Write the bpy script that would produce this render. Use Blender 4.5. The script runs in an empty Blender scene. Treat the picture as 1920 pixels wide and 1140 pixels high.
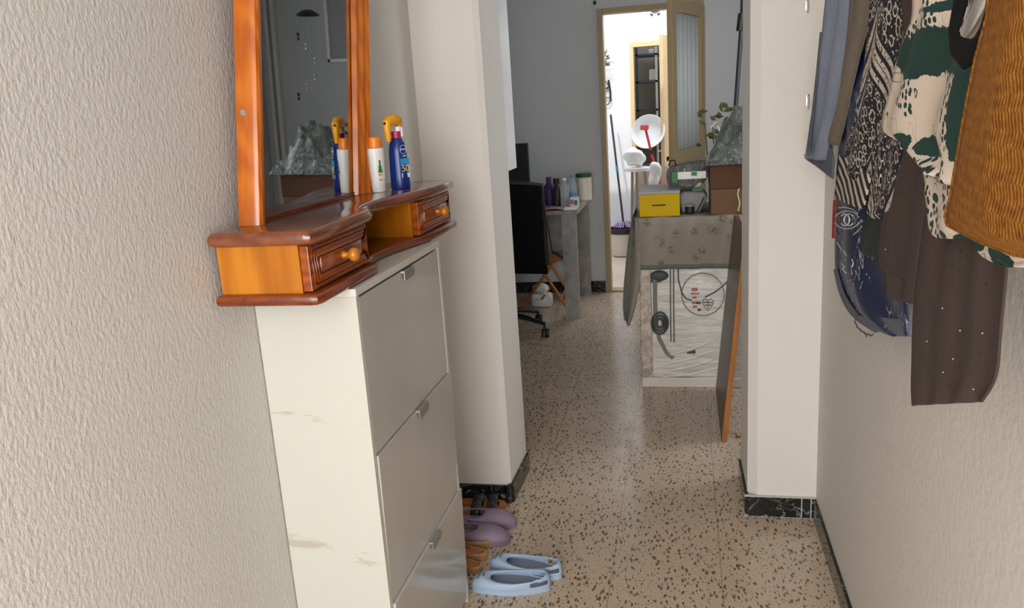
import bpy, bmesh, math, random
from mathutils import Vector, Matrix, noise
random.seed(4)
C = bpy.context.scene.collection
PI = math.pi
# ------------------------------------------------------------ camera, light, exposure
CAM_Z = 1.42
FPX = 1506.82
PITCH, YAW, ROLL = [math.radians(a) for a in (13.6416, 12.5468, -3.7118)]
_f = Vector((-math.sin(YAW)*math.cos(PITCH), math.cos(YAW)*math.cos(PITCH), -math.sin(PITCH)))
_r = Vector((math.cos(YAW), math.sin(YAW), 0)); _u = _r.cross(_f)
_r2 = _r*math.cos(ROLL) + _u*math.sin(ROLL); _u2 = -_r*math.sin(ROLL) + _u*math.cos(ROLL)
cd = bpy.data.cameras.new('camera'); cam = bpy.data.objects.new('camera', cd); C.objects.link(cam)
cam.matrix_world = Matrix(((_r2.x,_u2.x,-_f.x,0),(_r2.y,_u2.y,-_f.y,0),(_r2.z,_u2.z,-_f.z,CAM_Z),(0,0,0,1)))
cd.sensor_width = 36; cd.lens = FPX/1920*36; cd.clip_start = .02; cd.clip_end = 100
bpy.context.scene.camera = cam
vs = bpy.context.scene.view_settings
vs.view_transform = 'Standard'; vs.look = 'None'; vs.gamma = 1; vs.use_curve_mapping = False
vs.exposure = 0.58
w = bpy.data.worlds.new('world'); bpy.context.scene.world = w; w.use_nodes = True
bg = w.node_tree.nodes['Background']; bg.inputs[0].default_value = (.78,.88,1,1); bg.inputs[1].default_value = 1.15
def lamp(name, kind, loc, target, energy, color, **kw):
    l = bpy.data.lights.new(name, kind); l.energy = energy; l.color = color
    for k, v in kw.items(): setattr(l, k, v)
    o = bpy.data.objects.new(name, l); C.objects.link(o); o.location = loc
    o.rotation_euler = (Vector(target)-Vector(loc)).to_track_quat('-Z','Y').to_euler(); return o
lamp('sun', 'SUN', (0,0,6), (.35,1,6-1.25), 1.1, (1,.95,.86), angle=.02)
lamp('front_door_daylight', 'AREA', (-.25,-1.5,1.35), (-.2,2,1.15), 44, (1,.975,.945), shape='RECTANGLE', size=1.15, size_y=2.1)
lamp('patio_door_daylight', 'AREA', (-.2,6.9,2.9), (-.2,6.6,0), 20, (.93,.97,1), shape='RECTANGLE', size=1.6, size_y=1.0)

lamp('back_room_fill', 'AREA', (1.75,3.75,1.6), (-.4,4.6,.9), 15, (.92,.96,1), shape='RECTANGLE', size=1.0, size_y=1.1)  # fill lamp added to brighten the back room, outside an invented window

def ray(u, v):
    return _r2*((u-960)/FPX) + _u2*(-(v-570)/FPX) + _f
O = Vector((0,0,CAM_Z))
def onx(u, v, x): d = ray(u,v); return O + d*(x/d.x)
def ony(u, v, y): d = ray(u,v); return O + d*(y/d.y)
def onz(u, v, z): d = ray(u,v); return O + d*((z-CAM_Z)/d.z)

# ------------------------------------------------------------ material helpers
class NT:
    def __init__(s, name):
        s.m = bpy.data.materials.new(name); s.m.use_nodes = True; s.t = s.m.node_tree
        s.b = s.t.nodes['Principled BSDF']; s._o = None
    def n(s, kind, **kw):
        x = s.t.nodes.new(kind)
        for k, v in kw.items():
            if hasattr(x, k): setattr(x, k, v)
        return x
    def link(s, a, b): s.t.links.new(a, b)
    def val(s, sock, v):
        if isinstance(v, bpy.types.NodeSocket): s.link(v, sock)
        elif isinstance(v, (tuple, list)) and len(v) == 3 and sock.type == 'RGBA': sock.default_value = (*v, 1)
        else: sock.default_value = v
    @property
    def yz(s):
        q = s.sep(s.pos); x = s.n('ShaderNodeCombineXYZ'); s.link(q[1], x.inputs[0]); s.link(q[2], x.inputs[1]); return x.outputs[0]
    @property
    def pos(s):
        if s._o is None: s._o = s.n('ShaderNodeNewGeometry').outputs['Position']
        return s._o
    def math(s, op, a, b=0.0, c=0.0):
        x = s.n('ShaderNodeMath', operation=op)
        for i, v in enumerate((a, b, c)): s.val(x.inputs[i], v)
        return x.outputs[0]
    def scale(s, v, sc, rot=(0,0,0), loc=(0,0,0)):
        x = s.n('ShaderNodeMapping'); s.link(v, x.inputs[0]); x.inputs[1].default_value = loc; x.inputs[2].default_value = rot; x.inputs[3].default_value = sc; return x.outputs[0]
    def noise(s, v, sc, det=3, rough=.5, dist=0.0):
        x = s.n('ShaderNodeTexNoise'); s.link(v, x.inputs['Vector']); x.inputs['Scale'].default_value = sc
        x.inputs['Detail'].default_value = det; x.inputs['Roughness'].default_value = rough; x.inputs['Distortion'].default_value = dist; return x
    def vor(s, v, sc, feature='F1', rnd=1.0, dim='2D'):
        x = s.n('ShaderNodeTexVoronoi', feature=feature); x.voronoi_dimensions = dim; s.link(v, x.inputs['Vector']); x.inputs['Scale'].default_value = sc; x.inputs['Randomness'].default_value = rnd; return x
    def ramp(s, f, stops, interp='LINEAR'):
        x = s.n('ShaderNodeValToRGB'); s.val(x.inputs[0], f); r = x.color_ramp; r.interpolation = interp
        while len(r.elements) > 1: r.elements.remove(r.elements[-1])
        for i, (p, c) in enumerate(stops):
            if isinstance(c, (int, float)): c = (c, c, c)
            e = r.elements[0] if i == 0 else r.elements.new(p)
            e.position = p; e.color = (*c, 1)
        return x.outputs[0]
    def mix(s, f, a, b):
        x = s.n('ShaderNodeMix', data_type='RGBA'); s.val(x.inputs[0], f); s.val(x.inputs[6], a); s.val(x.inputs[7], b); return x.outputs[2]
    def sep(s, v):
        x = s.n('ShaderNodeSeparateXYZ'); s.link(v, x.inputs[0]); return x.outputs
    def bump(s, h, strength=.3, dist=.01):
        x = s.n('ShaderNodeBump'); x.inputs['Strength'].default_value = strength; x.inputs['Distance'].default_value = dist
        s.val(x.inputs['Height'], h); s.link(x.outputs[0], s.b.inputs['Normal'])
    def fin(s, col=None, rough=.5, **kw):
        if col is not None: s.val(s.b.inputs['Base Color'], col)
        s.val(s.b.inputs['Roughness'], rough)
        for k, v in kw.items(): s.val(s.b.inputs[k.replace('_', ' ')], v)
        return s.m
def plain(name, col, rough=.5, **kw):
    n = NT(name)
    t = n.noise(n.pos, 6, 2).outputs['Fac']
    c = n.mix(n.ramp(t, [(.3,0),(.7,1)]), tuple(k*.97 for k in col), tuple(min(1,k*1.03) for k in col))
    return n.fin(c, rough, **kw)

def wall_mat(name, col, bump, sc=1.0, stretch=(1,1,1)):
    n = NT(name); p = n.scale(n.pos, stretch)
    a = n.noise(p, 95*sc, 4, .6).outputs['Fac']; b = n.noise(n.pos, 1.6, 3).outputs['Fac']
    n.bump(a, bump, .01)
    return n.fin(n.mix(b, tuple(k*.95 for k in col), tuple(k*1.03 for k in col)), .72)
M = {}
M['stucco'] = wall_mat('rough_stucco_paint', (.66,.64,.61), .42, 1.5, (1,1,.6))
M['smooth'] = wall_mat('smooth_white_paint', (.77,.73,.68), .12, .4)
M['back'] = wall_mat('back_room_paint', (.60,.61,.62), .15, .5)
M['ceil'] = wall_mat('ceiling_paint', (.75,.74,.72), .1)
M['right'] = wall_mat('right_wall_paint', (.68,.64,.59), .22, .6)
M['shed'] = wall_mat('shed_beige_wall', (.36,.31,.25), .2)
M['patio'] = wall_mat('patio_white_paint', (.82,.83,.86), .3)

def terrazzo():
    n = NT('terrazzo_tiles'); p = n.pos
    wob = n.noise(p, 26, 2)
    def layer(rot, sc, st, thr):
        q = n.scale(p, (1,1,1))
        add = n.n('ShaderNodeVectorMath', operation='MULTIPLY_ADD'); n.link(wob.outputs['Color'], add.inputs[0]); add.inputs[1].default_value = (.014,.014,0); n.link(q, add.inputs[2])
        q = n.scale(add.outputs[0], (1,st,1), (0,0,rot))
        v = n.vor(q, sc)
        s = n.sep(v.outputs['Color'])
        rad = n.math('MULTIPLY', n.math('SUBTRACT', s[0], thr), .62)
        return n.math('LESS_THAN', v.outputs['Distance'], rad)
    m = n.math('MAXIMUM', layer(.5, 70, .42, .46), n.math('MAXIMUM', layer(-.7, 84, .40, .50), layer(1.9, 140, .5, .55)))
    base = n.mix(n.noise(p, 5, 3).outputs['Fac'], (.57,.445,.325), (.70,.56,.42))
    fine = n.noise(p, 160, 2).outputs['Fac']
    base = n.mix(n.ramp(fine, [(.35,0),(.75,.5)]), base, (.46,.35,.25))
    chip = n.mix(n.noise(p, 40, 1).outputs['Fac'], (.085,.052,.032), (.24,.165,.10))
    col = n.mix(m, base, chip)
    xyz = n.sep(p)
    def seam(c, off, wd):
        f = n.math('PINGPONG', n.math('ADD', c, off), .331/2)
        return n.math('LESS_THAN', f, wd)
    sx = seam(xyz[0], .234, .0016); sy = seam(xyz[1], -3.022+.331*10, .0010)
    col = n.mix(n.math('MULTIPLY', n.math('MAXIMUM', sx, n.math('MULTIPLY', sy, .6)), .5), col, (.10,.08,.06))
    n.bump(n.noise(p, 7, 2).outputs['Fac'], .03, .02)
    return n.fin(col, n.ramp(n.noise(p, 9, 3).outputs['Fac'], [(.3,.17),(.7,.26)]), Specular_IOR_Level=.6)
M['floor'] = terrazzo()
def black_marble():
    n = NT('black_marble_tile')
    t = n.noise(n.pos, 9, 3, .5, 1.6).outputs['Fac']
    v = n.ramp(t, [(.485,0),(.499,1),(.503,1),(.52,0)])
    return n.fin(n.mix(n.math('MULTIPLY', v, .35), (.008,.010,.010), (.5,.52,.5)), .15)
M['marble'] = black_marble()
M['grout'] = plain('pale_grout', (.6,.58,.54), .8)

def wood(name, dark, light, axis='y', rough=.22, sc=1.0, coat=.5):
    n = NT(name); st = {'x':(.12,1,1),'y':(1,.12,1),'z':(1,1,.12)}[axis]
    p = n.scale(n.pos, tuple(k*sc for k in st))
    a = n.noise(p, 34, 4, .6, .7).outputs['Fac']
    wv = n.n('ShaderNodeTexWave', wave_type='RINGS'); n.link(n.scale(p, (1,1,1), loc=(.13,.4,.2)), wv.inputs['Vector'])
    wv.inputs['Scale'].default_value = 14; wv.inputs['Distortion'].default_value = 5; wv.inputs['Detail'].default_value = 3; wv.inputs['Detail Scale'].default_value = 1.5
    f = n.math('ADD', n.math('MULTIPLY', a, .72), n.math('MULTIPLY', wv.outputs['Fac'], .28))
    return n.fin(n.ramp(f, [(.28,dark),(.66,light)]), rough, Coat_Weight=coat, Coat_Roughness=.12)
M['pine'] = wood('orange_pine', (.40,.085,.004), (.56,.15,.009), 'z', coat=.2)
M['pine_y'] = wood('orange_pine_along', (.20,.034,.004), (.36,.08,.009), 'y', coat=.3)
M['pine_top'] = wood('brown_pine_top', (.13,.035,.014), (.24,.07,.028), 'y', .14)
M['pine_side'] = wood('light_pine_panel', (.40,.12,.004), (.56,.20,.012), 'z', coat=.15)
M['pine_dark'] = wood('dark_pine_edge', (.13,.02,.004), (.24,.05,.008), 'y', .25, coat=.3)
M['board'] = wood('brown_board', (.07,.032,.018), (.12,.055,.032), 'z', .45, coat=.1)
M['board_edge'] = wood('orange_board_edge', (.30,.10,.015), (.42,.16,.03), 'z', .4, coat=.1)
M['cabwhite'] = None
def cab_side():
    n = NT('cream_white_panel')
    x = n.sep(n.pos)
    t = n.noise(n.scale(n.pos, (7,1,26)), 1.0, 4, .65, .6).outputs['Fac']
    band = n.math('MAXIMUM', n.math('LESS_THAN', n.math('ABSOLUTE', n.math('ADD', n.math('SUBTRACT', x[2], .50), n.math('MULTIPLY', n.math('ADD', x[0], .76), .22))), .016),
                  n.math('LESS_THAN', n.math('ABSOLUTE', n.math('ADD', n.math('SUBTRACT', x[2], .81), n.math('MULTIPLY', n.math('ADD', x[0], .76), .15))), .007))
    f = n.math('MULTIPLY', n.ramp(t, [(.52,0),(.62,.6)]), band)
    return n.fin(n.mix(f, (.60,.595,.53), (.40,.34,.24)), .3)
M['cab_side'] = cab_side()
M['cab_front'] = plain('glossy_grey_white_flap', (.56,.54,.50), .12)
M['cab_edge'] = plain('pale_panel_edge', (.7,.68,.62), .3)
M['gap'] = plain('dark_gap', (.03,.03,.03), .6)
M['alu'] = plain('brushed_aluminium', (.55,.55,.52), .32, Metallic=.9)
M['steel'] = plain('steel_hook', (.7,.68,.62), .25, Metallic=1.0)
m = NT('mirror_silver'); M['mirror'] = m.fin((.62,.65,.64), .015, Metallic=1.0)
M['black'] = plain('black_plastic', (.012,.012,.013), .45)
M['blackfab'] = plain('black_mesh_fabric', (.006,.006,.0065), .9, Specular_IOR_Level=.15)
M['doorframe'] = plain('tan_painted_door_frame', (.40,.29,.145), .45)
M['doorcream'] = plain('cream_door_frame', (.72,.50,.26), .5)
M['white'] = plain('white_plastic', (.85,.85,.84), .35)
M['cream'] = plain('cream_plastic', (.72,.66,.55), .45)
M['yellow'] = plain('mustard_yellow_carton', (.62,.40,.0), .6, Specular_IOR_Level=.2)
M['greylid'] = plain('grey_carton_lid', (.36,.34,.35), .5)
M['card'] = plain('brown_cardboard', (.17,.085,.042), .8)
M['card2'] = plain('dark_cardboard', (.105,.042,.016), .8)
M['desk'] = None
def desk():
    n = NT('grey_stone_laminate'); t = n.noise(n.pos, 12, 4, .6, 1).outputs['Fac']
    return n.fin(n.ramp(t, [(.3,(.20,.19,.18)),(.7,(.36,.34,.32))]), .4)
M['desk'] = desk()
def ribbed():
    n = NT('ribbed_frosted_glass')
    n.fin((.80,.86,.84), .35, Transmission_Weight=.25, IOR=1.3)
    return n.m
M['ribbed'] = ribbed()
def film():
    n = NT('crumpled_clear_plastic')
    n.bump(n.noise(n.pos, 18, 3, .55, 2.5).outputs['Fac'], 1.0, .05)
    n.fin((.30,.33,.31), .07, IOR=1.6, Alpha=.5, Coat_Weight=.6)
    return n.m
M['film'] = film()
def wrap():
    n = NT('wrinkled_wrap_over_white_metal')
    q = n.scale(n.pos, (3,1,22), (0,.28,0))
    a = n.noise(q, 1.6, 5, .6, .9).outputs['Fac']; n.bump(a, .55, .02)
    return n.fin(n.ramp(a, [(.3,(.60,.57,.52)),(.7,(.90,.87,.81))]), .22)
M['wrap'] = wrap()
def foam():
    n = NT('wrinkled_foam_edge'); v = n.noise(n.pos, 28, 3, .6, 1)
    n.bump(v.outputs['Fac'], .6, .02)
    return n.fin(n.ramp(v.outputs['Fac'], [(.35,(.42,.33,.27)),(.6,(.70,.60,.52))]), .6)
M['foam'] = foam()
M['foam_white'] = plain('white_foam_base', (.72,.66,.60), .8)
def floral():
    n = NT('faded_floral_cloth'); d = n.noise(n.pos, 9, 2)
    b = n.vor(n.pos, 15, dim='3D'); f = n.math('MULTIPLY', n.ramp(b.outputs['Distance'], [(.2,1),(.38,0)]), n.ramp(n.noise(n.pos, 70, 2).outputs['Fac'], [(.42,0),(.55,1)]))
    c = n.mix(d.outputs['Fac'], (.24,.21,.17), (.33,.29,.235))
    return n.fin(n.mix(n.math('MULTIPLY', f, .75), c, (.13,.075,.055)), .9)
M['floral'] = floral()
M['hem'] = plain('grey_green_hem', (.135,.15,.125), .9)
M['blueshoe'] = plain('light_blue_foam_rubber', (.40,.53,.70), .42, Subsurface_Weight=.05)
M['blueinner'] = plain('grey_blue_footbed', (.22,.25,.34), .6)
M['lilac'] = plain('lilac_foam_rubber', (.27,.20,.28), .55)
M['gold'] = plain('tan_gold_leather', (.40,.22,.10), .3)
M['darkshoe'] = plain('black_leather', (.012,.012,.014), .4)
M['cork'] = plain('orange_brown_sole', (.42,.17,.04), .6)
M['bottle_blue'] = plain('dark_blue_plastic', (.008,.03,.20), .22)
M['amber'] = plain('yellow_trigger_plastic', (.85,.38,.01), .32)
M['orange'] = plain('orange_cap_plastic', (.90,.24,.015), .3)
M['pink'] = plain('crimson_plastic', (.5,.02,.10), .35)
M['lightprint'] = plain('pale_print', (.62,.70,.80), .5)
M['skyprint'] = plain('light_blue_print', (.04,.28,.55), .4)
M['yellowprint'] = plain('yellow_print', (.80,.72,.25), .5)
M['greenprint'] = plain('green_print', (.02,.22,.05), .5)
M['redprint'] = plain('faded_red_print', (.5,.16,.12), .6)
M['darkprint'] = plain('dark_grey_print', (.07,.075,.075), .6)
M['paleprint'] = plain('mid_grey_print', (.22,.21,.20), .6)
M['red'] = plain('red_plastic', (.62,.02,.03), .35)
M['olive'] = plain('olive_leaf', (.10,.095,.03), .6)
M['purple'] = plain('purple_plastic', (.06,.02,.14), .4)
M['lavender'] = plain('lavender_mop_strands', (.42,.30,.55), .8)
M['greenlid'] = plain('dark_green_lid', (.01,.07,.02), .5)
M['teal'] = plain('blue_paper', (.02,.16,.26), .6)
M['rose'] = plain('pink_paper', (.42,.2,.2), .6)
M['pot'] = plain('brown_clay', (.30,.22,.15), .7)
M['grey'] = plain('grey_plastic', (.25,.25,.26), .5)
M['pole'] = plain('dark_green_pole', (.03,.04,.045), .4)
M['clear'] = NT('clear_bottle_plastic').fin((.75,.80,.82), .12, Transmission_Weight=.7, IOR=1.2)
M['stoolwood'] = wood('orange_stool_wood', (.30,.10,.02), (.45,.18,.04), 'z', .4, coat=.1)
M['patiofloor'] = plain('beige_patio_tile', (.62,.50,.40), .6)
# cloth materials
def yz(n): s = n.sep(n.pos); return s[1], s[2]
def c_bw():
    n = NT('black_white_geometric_knit'); y, z = yz(n)
    zz = n.math('ADD', z, n.math('MULTIPLY', n.math('PINGPONG', n.math('ADD', y, .03), .13), .75))
    f = n.math('PINGPONG', zz, .125)
    l1 = n.math('LESS_THAN', n.math('ABSOLUTE', n.math('SUBTRACT', f, .034)), .0075)
    l2 = n.math('LESS_THAN', n.math('ABSOLUTE', n.math('SUBTRACT', f, .008)), .0065)
    rag = n.noise(n.pos, 170, 2).outputs['Fac']
    v2 = n.vor(n.yz, 90)
    fl = n.math('MULTIPLY', n.math('GREATER_THAN', f, .052), n.math('MAXIMUM', n.math('LESS_THAN', n.math('ABSOLUTE', n.math('SUBTRACT', n.vor(n.yz, 38).outputs['Distance'], .30)), .06), n.math('LESS_THAN', v2.outputs['Distance'], .17)))
    m = n.math('MULTIPLY', n.math('MAXIMUM', n.math('MAXIMUM', l1, l2), fl), n.math('GREATER_THAN', rag, .40))
    n.bump(rag, .3, .003)
    return n.fin(n.mix(m, (.006,.007,.014), (.55,.48,.40)), .9)
M['bw'] = c_bw()
def c_stripe():
    n = NT('black_cream_striped_knit'); y, z = yz(n)
    f = n.math('PINGPONG', n.math('ADD', z, n.math('MULTIPLY', y, -.42)), .0135)
    m = n.math('GREATER_THAN', f, .0075)
    return n.fin(n.mix(m, (.006,.007,.014), (.58,.50,.41)), .9)
M['stripe'] = c_stripe()
def c_green():
    n = NT('green_cream_floral_print'); y, z = yz(n)
    edge = n.noise(n.pos, 45, 4, .65).outputs['Fac']; mid = n.noise(n.pos, 12, 2).outputs['Fac']
    wob = n.math('ADD', n.math('MULTIPLY', n.math('SUBTRACT', edge, .5), 1.5), n.math('MULTIPLY', n.math('SUBTRACT', mid, .5), 1.0))
    m = 0.0
    for u, v, ru, rv in ((1725,100,75,48),(1800,105,60,38),(1812,225,26,105),(1842,170,34,70),(1745,275,24,20),(1700,268,18,20),(1830,330,34,70),(1800,2,60,12),(1840,440,40,26),(1855,486,34,22),(1800,455,18,14),(1738,372,7,10),(1762,440,9,7)):
        c0, cu, cv = onx(u,v,.272), onx(u+ru,v,.272), onx(u,v+rv,.272)
        q1 = n.math('POWER', n.math('DIVIDE', n.math('SUBTRACT', y, c0.y), abs(cu.y-c0.y)), 2.0); q2 = n.math('POWER', n.math('DIVIDE', n.math('SUBTRACT', z, c0.z), abs(cv.z-c0.z)), 2.0)
        m = n.math('MAXIMUM', m, n.math('LESS_THAN', n.math('ADD', n.math('ADD', q1, q2), wob), 1.0))
    dots = n.vor(n.yz, 105); reg = n.math('GREATER_THAN', n.noise(n.pos, 9, 1).outputs['Fac'], .50)
    sp = n.math('MULTIPLY', n.math('LESS_THAN', dots.outputs['Distance'], .36), reg)
    spd = n.math('MULTIPLY', sp, n.math('LESS_THAN', m, .5))
    line = n.math('MULTIPLY', n.math('LESS_THAN', n.math('ABSOLUTE', n.math('SUBTRACT', n.noise(n.pos, 14, 1, .5, 1.0).outputs['Fac'], .5)), .0035), n.math('LESS_THAN', reg, .5))
    m2 = n.math('MAXIMUM', m, n.math('MAXIMUM', spd, line))
    g = n.mix(edge, (.002,.022,.019), (.005,.045,.034))
    return n.fin(n.mix(m2, (.60,.50,.41), g), .85)
M['green'] = c_green()
def c_straw():
    n = NT('woven_straw'); y, z = yz(n)
    row = n.math('FLOOR', n.math('MULTIPLY', z, 88)); par = n.math('MODULO', row, 2)
    sgn = n.math('SUBTRACT', n.math('MULTIPLY', n.math('ABSOLUTE', par), 2), 1)
    dia = n.math('ADD', n.math('ADD', y, n.math('MULTIPLY', n.noise(n.pos, 60, 2).outputs['Fac'], .006)), n.math('MULTIPLY', n.math('MULTIPLY', z, sgn), .38))
    a = n.math('MULTIPLY', n.math('PINGPONG', dia, .0028), 1.6); r = n.math('PINGPONG', z, .0057)
    h = n.math('ADD', n.math('MULTIPLY', a, 130), n.math('MULTIPLY', r, 60))
    n.bump(h, .6, .003)
    nz = n.noise(n.scale(n.pos, (1,1,2)), 90, 4, .7).outputs['Fac']
    f = n.math('ADD', n.math('MULTIPLY', h, .26), n.math('MULTIPLY', nz, .95))
    return n.fin(n.ramp(f, [(.30,(.10,.032,.002)),(.62,(.26,.095,.008)),(.95,(.44,.19,.025))]), .8, Specular_IOR_Level=.2)
M['straw'] = c_straw()
def c_navy():
    n = NT('navy_silk_print')
    q = n.noise(n.pos, 11, 2, .5, 2.0).outputs['Fac']
    l = n.math('LESS_THAN', n.math('ABSOLUTE', n.math('SUBTRACT', q, .5)), .011)
    g = n.math('GREATER_THAN', n.noise(n.pos, 6, 1).outputs['Fac'], .52)
    return n.fin(n.mix(n.math('MULTIPLY', l, g), (.006,.014,.065), (.42,.46,.55)), .42)
M['navy'] = c_navy()
def c_plain(name, c1, c2, dots=None, rough=.9, st=(1,1,.15), sc=60):
    n = NT(name); a = n.noise(n.scale(n.pos, st), sc, 3).outputs['Fac']; c = n.mix(a, c1, c2)
    if dots:
        v = n.vor(n.yz, 30, rnd=.8); c = n.mix(n.math('LESS_THAN', v.outputs['Distance'], .055), c, dots)
    n.bump(a, .25, .004)
    return n.fin(c, rough)
M['brown'] = c_plain('dark_brown_chiffon', (.034,.019,.016), (.058,.036,.031), (.012,.006,.006))
M['bluegrey'] = c_plain('grey_blue_cotton', (.20,.235,.32), (.30,.335,.43))
M['bluegrey_dark'] = c_plain('slate_lining', (.10,.11,.14), (.14,.15,.19))
M['tan'] = c_plain('olive_tan_knit', (.13,.105,.075), (.24,.20,.15), None, .9, (1,1,1), 130)
M['satin'] = c_plain('blue_satin', (.008,.085,.30), (.02,.14,.42), (.25,.4,.6), .35)
M['darkgreen'] = c_plain('black_green_cloth', (.008,.014,.016), (.02,.028,.03))
M['sheer'] = c_plain('sheer_white_border', (.52,.48,.43), (.60,.56,.50))
M['lace'] = c_plain('pale_grey_cotton', (.35,.33,.31), (.5,.47,.43))
M['redtrim'] = plain('dark_red_trim', (.30,.01,.03), .6)
M['logo'] = plain('white_print', (.62,.64,.68), .6)
M['brownprint'] = plain('brown_print', (.10,.04,.03), .7)

# ------------------------------------------------------------ mesh helpers
WM = {}
def wm(o): return WM.get(o.name, Matrix.Identity(4))
class B:
    def __init__(s): s.bm = bmesh.new()
    def face(s, vs):
        try: return s.bm.faces.new(vs)
        except ValueError: return None
    def box(s, a, b, bev=0.0, mat=None, seg=2):
        t = bmesh.new(); bmesh.ops.create_cube(t, size=1)
        c = [(a[i]+b[i])/2 for i in range(3)]; d = [abs(b[i]-a[i]) for i in range(3)]
        for v in t.verts: v.co = Vector((v.co.x*d[0]+c[0], v.co.y*d[1]+c[1], v.co.z*d[2]+c[2]))
        if bev: bmesh.ops.bevel(t, geom=t.edges[:], offset=min(bev, min(d)*.45), segments=seg, profile=.5, affect='EDGES')
        if mat: t.transform(mat)
        s.merge(t); return s
    def merge(s, t):
        me = bpy.data.meshes.new('t'); t.to_mesh(me); t.free(); s.bm.from_mesh(me); bpy.data.meshes.remove(me)
    def prism(s, pts, z0, z1, bev=0.0, axis='z', segs=3):
        t = bmesh.new()
        f = {'z': lambda p, q: (p[0],p[1],q), 'x': lambda p, q: (q,p[0],p[1]), 'y': lambda p, q: (p[0],q,p[1])}[axis]
        lo = [t.verts.new(f(p,z0)) for p in pts]; hi = [t.verts.new(f(p,z1)) for p in pts]
        t.faces.new(lo); t.faces.new(hi)
        for i in range(len(pts)): t.faces.new((lo[i], lo[(i+1)%len(pts)], hi[(i+1)%len(pts)], hi[i]))
        bmesh.ops.recalc_face_normals(t, faces=t.faces[:])
        if bev:
            ed = [e for e in t.edges if (e.verts[0] in lo and e.verts[1] in lo) or (e.verts[0] in hi and e.verts[1] in hi)]
            bmesh.ops.bevel(t, geom=ed, offset=bev, segments=segs, profile=.5, affect='EDGES')
        s.merge(t); return s
    def tube(s, pts, r, n=10, closed=False, flat=None):
        pts = [Vector(p) for p in pts]; N = len(pts); rings = []; up0 = None
        for i, p in enumerate(pts):
            a = pts[(i-1)%N] if (closed or i > 0) else p; b = pts[(i+1)%N] if (closed or i < N-1) else p
            d = (b-a).normalized()
            if up0 is None: up0 = Vector((0,0,1)) if abs(d.z) < .9 else Vector((1,0,0))
            x = d.cross(up0)
            if x.length < 1e-5: x = d.cross(Vector((0,1,0)))
            x.normalize(); y = x.cross(d).normalized(); up0 = y
            rr = r[i] if isinstance(r, (list, tuple)) else r
            ring = []
            for k in range(n):
                o = x*math.cos(2*PI*k/n)*rr + y*math.sin(2*PI*k/n)*rr
                if flat:
                    ax, f = flat; fv = Vector(ax); o = o - fv*(o.dot(fv))*(1-f)
                ring.append(s.bm.verts.new(p+o))
            rings.append(ring)
        for i in range(N if closed else N-1):
            A, D = rings[i], rings[(i+1)%N]
            for k in range(n): s.face((A[k], A[(k+1)%n], D[(k+1)%n], D[k]))
        if not closed: s.face(rings[0]); s.face(rings[-1][::-1])
        return s
    def lathe(s, prof, c=(0,0,0), mat=None, n=28, sx=1.0, sy=1.0):
        t = bmesh.new(); rings = []
        for r, z in prof:
            if r < 1e-5: rings.append([t.verts.new((0,0,z))])
            else: rings.append([t.verts.new((r*sx*math.cos(2*PI*k/n), r*sy*math.sin(2*PI*k/n), z)) for k in range(n)])
        for A, D in zip(rings, rings[1:]):
            for k in range(n):
                k2 = (k+1)%n
                if len(A) == 1 and len(D) == 1: continue
                if len(A) == 1: t.faces.new((A[0], D[k2], D[k]))
                elif len(D) == 1: t.faces.new((A[k], A[k2], D[0]))
                else: t.faces.new((A[k], A[k2], D[k2], D[k]))
        if mat: t.transform(mat)
        t.transform(Matrix.Translation(c)); s.merge(t); return s
    def grid(s, fn, nu, nv, cu=False):
        g = [[s.bm.verts.new(fn(i/(nu if cu else nu-1), j/(nv-1))) for j in range(nv)] for i in range(nu)]
        for i in range(nu if cu else nu-1):
            for j in range(nv-1): s.face((g[i][j], g[(i+1)%nu][j], g[(i+1)%nu][j+1], g[i][j+1]))
        return s
    def sphere(s, c, r, sc=(1,1,1), sub=3):
        t = bmesh.new(); bmesh.ops.create_icosphere(t, subdivisions=sub, radius=r)
        for v in t.verts: v.co = Vector((v.co.x*sc[0]+c[0], v.co.y*sc[1]+c[1], v.co.z*sc[2]+c[2]))
        s.merge(t); return s
    def text(s, txt, size, mat4, ext=.0006):
        cu = bpy.data.curves.new('t', 'FONT'); cu.body = txt; cu.size = size; cu.extrude = ext; cu.align_x = 'CENTER'; cu.align_y = 'CENTER'
        ob = bpy.data.objects.new('t', cu); C.objects.link(ob); dg = bpy.context.evaluated_depsgraph_get()
        me = bpy.data.meshes.new_from_object(ob.evaluated_get(dg)); me.transform(mat4); s.bm.from_mesh(me)
        bpy.data.objects.remove(ob); bpy.data.curves.remove(cu); bpy.data.meshes.remove(me); return s
    def obj(s, name, mat, parent=None, smooth=None, solid=0.0, local=False, sub=0, label=None):
        bmesh.ops.recalc_face_normals(s.bm, faces=s.bm.faces[:])
        if parent is not None and not local: s.bm.transform(wm(parent).inverted())
        me = bpy.data.meshes.new(name); s.bm.to_mesh(me); s.bm.free()
        o = bpy.data.objects.new(name, me); C.objects.link(o)
        if isinstance(mat, str): mat = M[mat]
        me.materials.append(mat)
        if smooth is not None:
            for p in me.polygons: p.use_smooth = True
            try: me.set_sharp_from_angle(angle=math.radians(smooth))
            except Exception: pass
        if parent is not None: o.parent = parent; WM[o.name] = wm(parent)
        if solid: md = o.modifiers.new('s', 'SOLIDIFY'); md.thickness = solid; md.offset = 0
        if sub: md = o.modifiers.new('ss', 'SUBSURF'); md.levels = sub; md.render_levels = sub
        if label: o['label'] = label
        return o
def thing(name, label, cat, loc=(0,0,0), rz=0, group=None):
    o = bpy.data.objects.new(name, None); C.objects.link(o); o.empty_display_size = .05
    o.location = loc; o.rotation_euler = (0,0,rz)
    WM[o.name] = Matrix.Translation(loc) @ Matrix.Rotation(rz, 4, 'Z')
    tag(o, label, cat, group); return o
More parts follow.
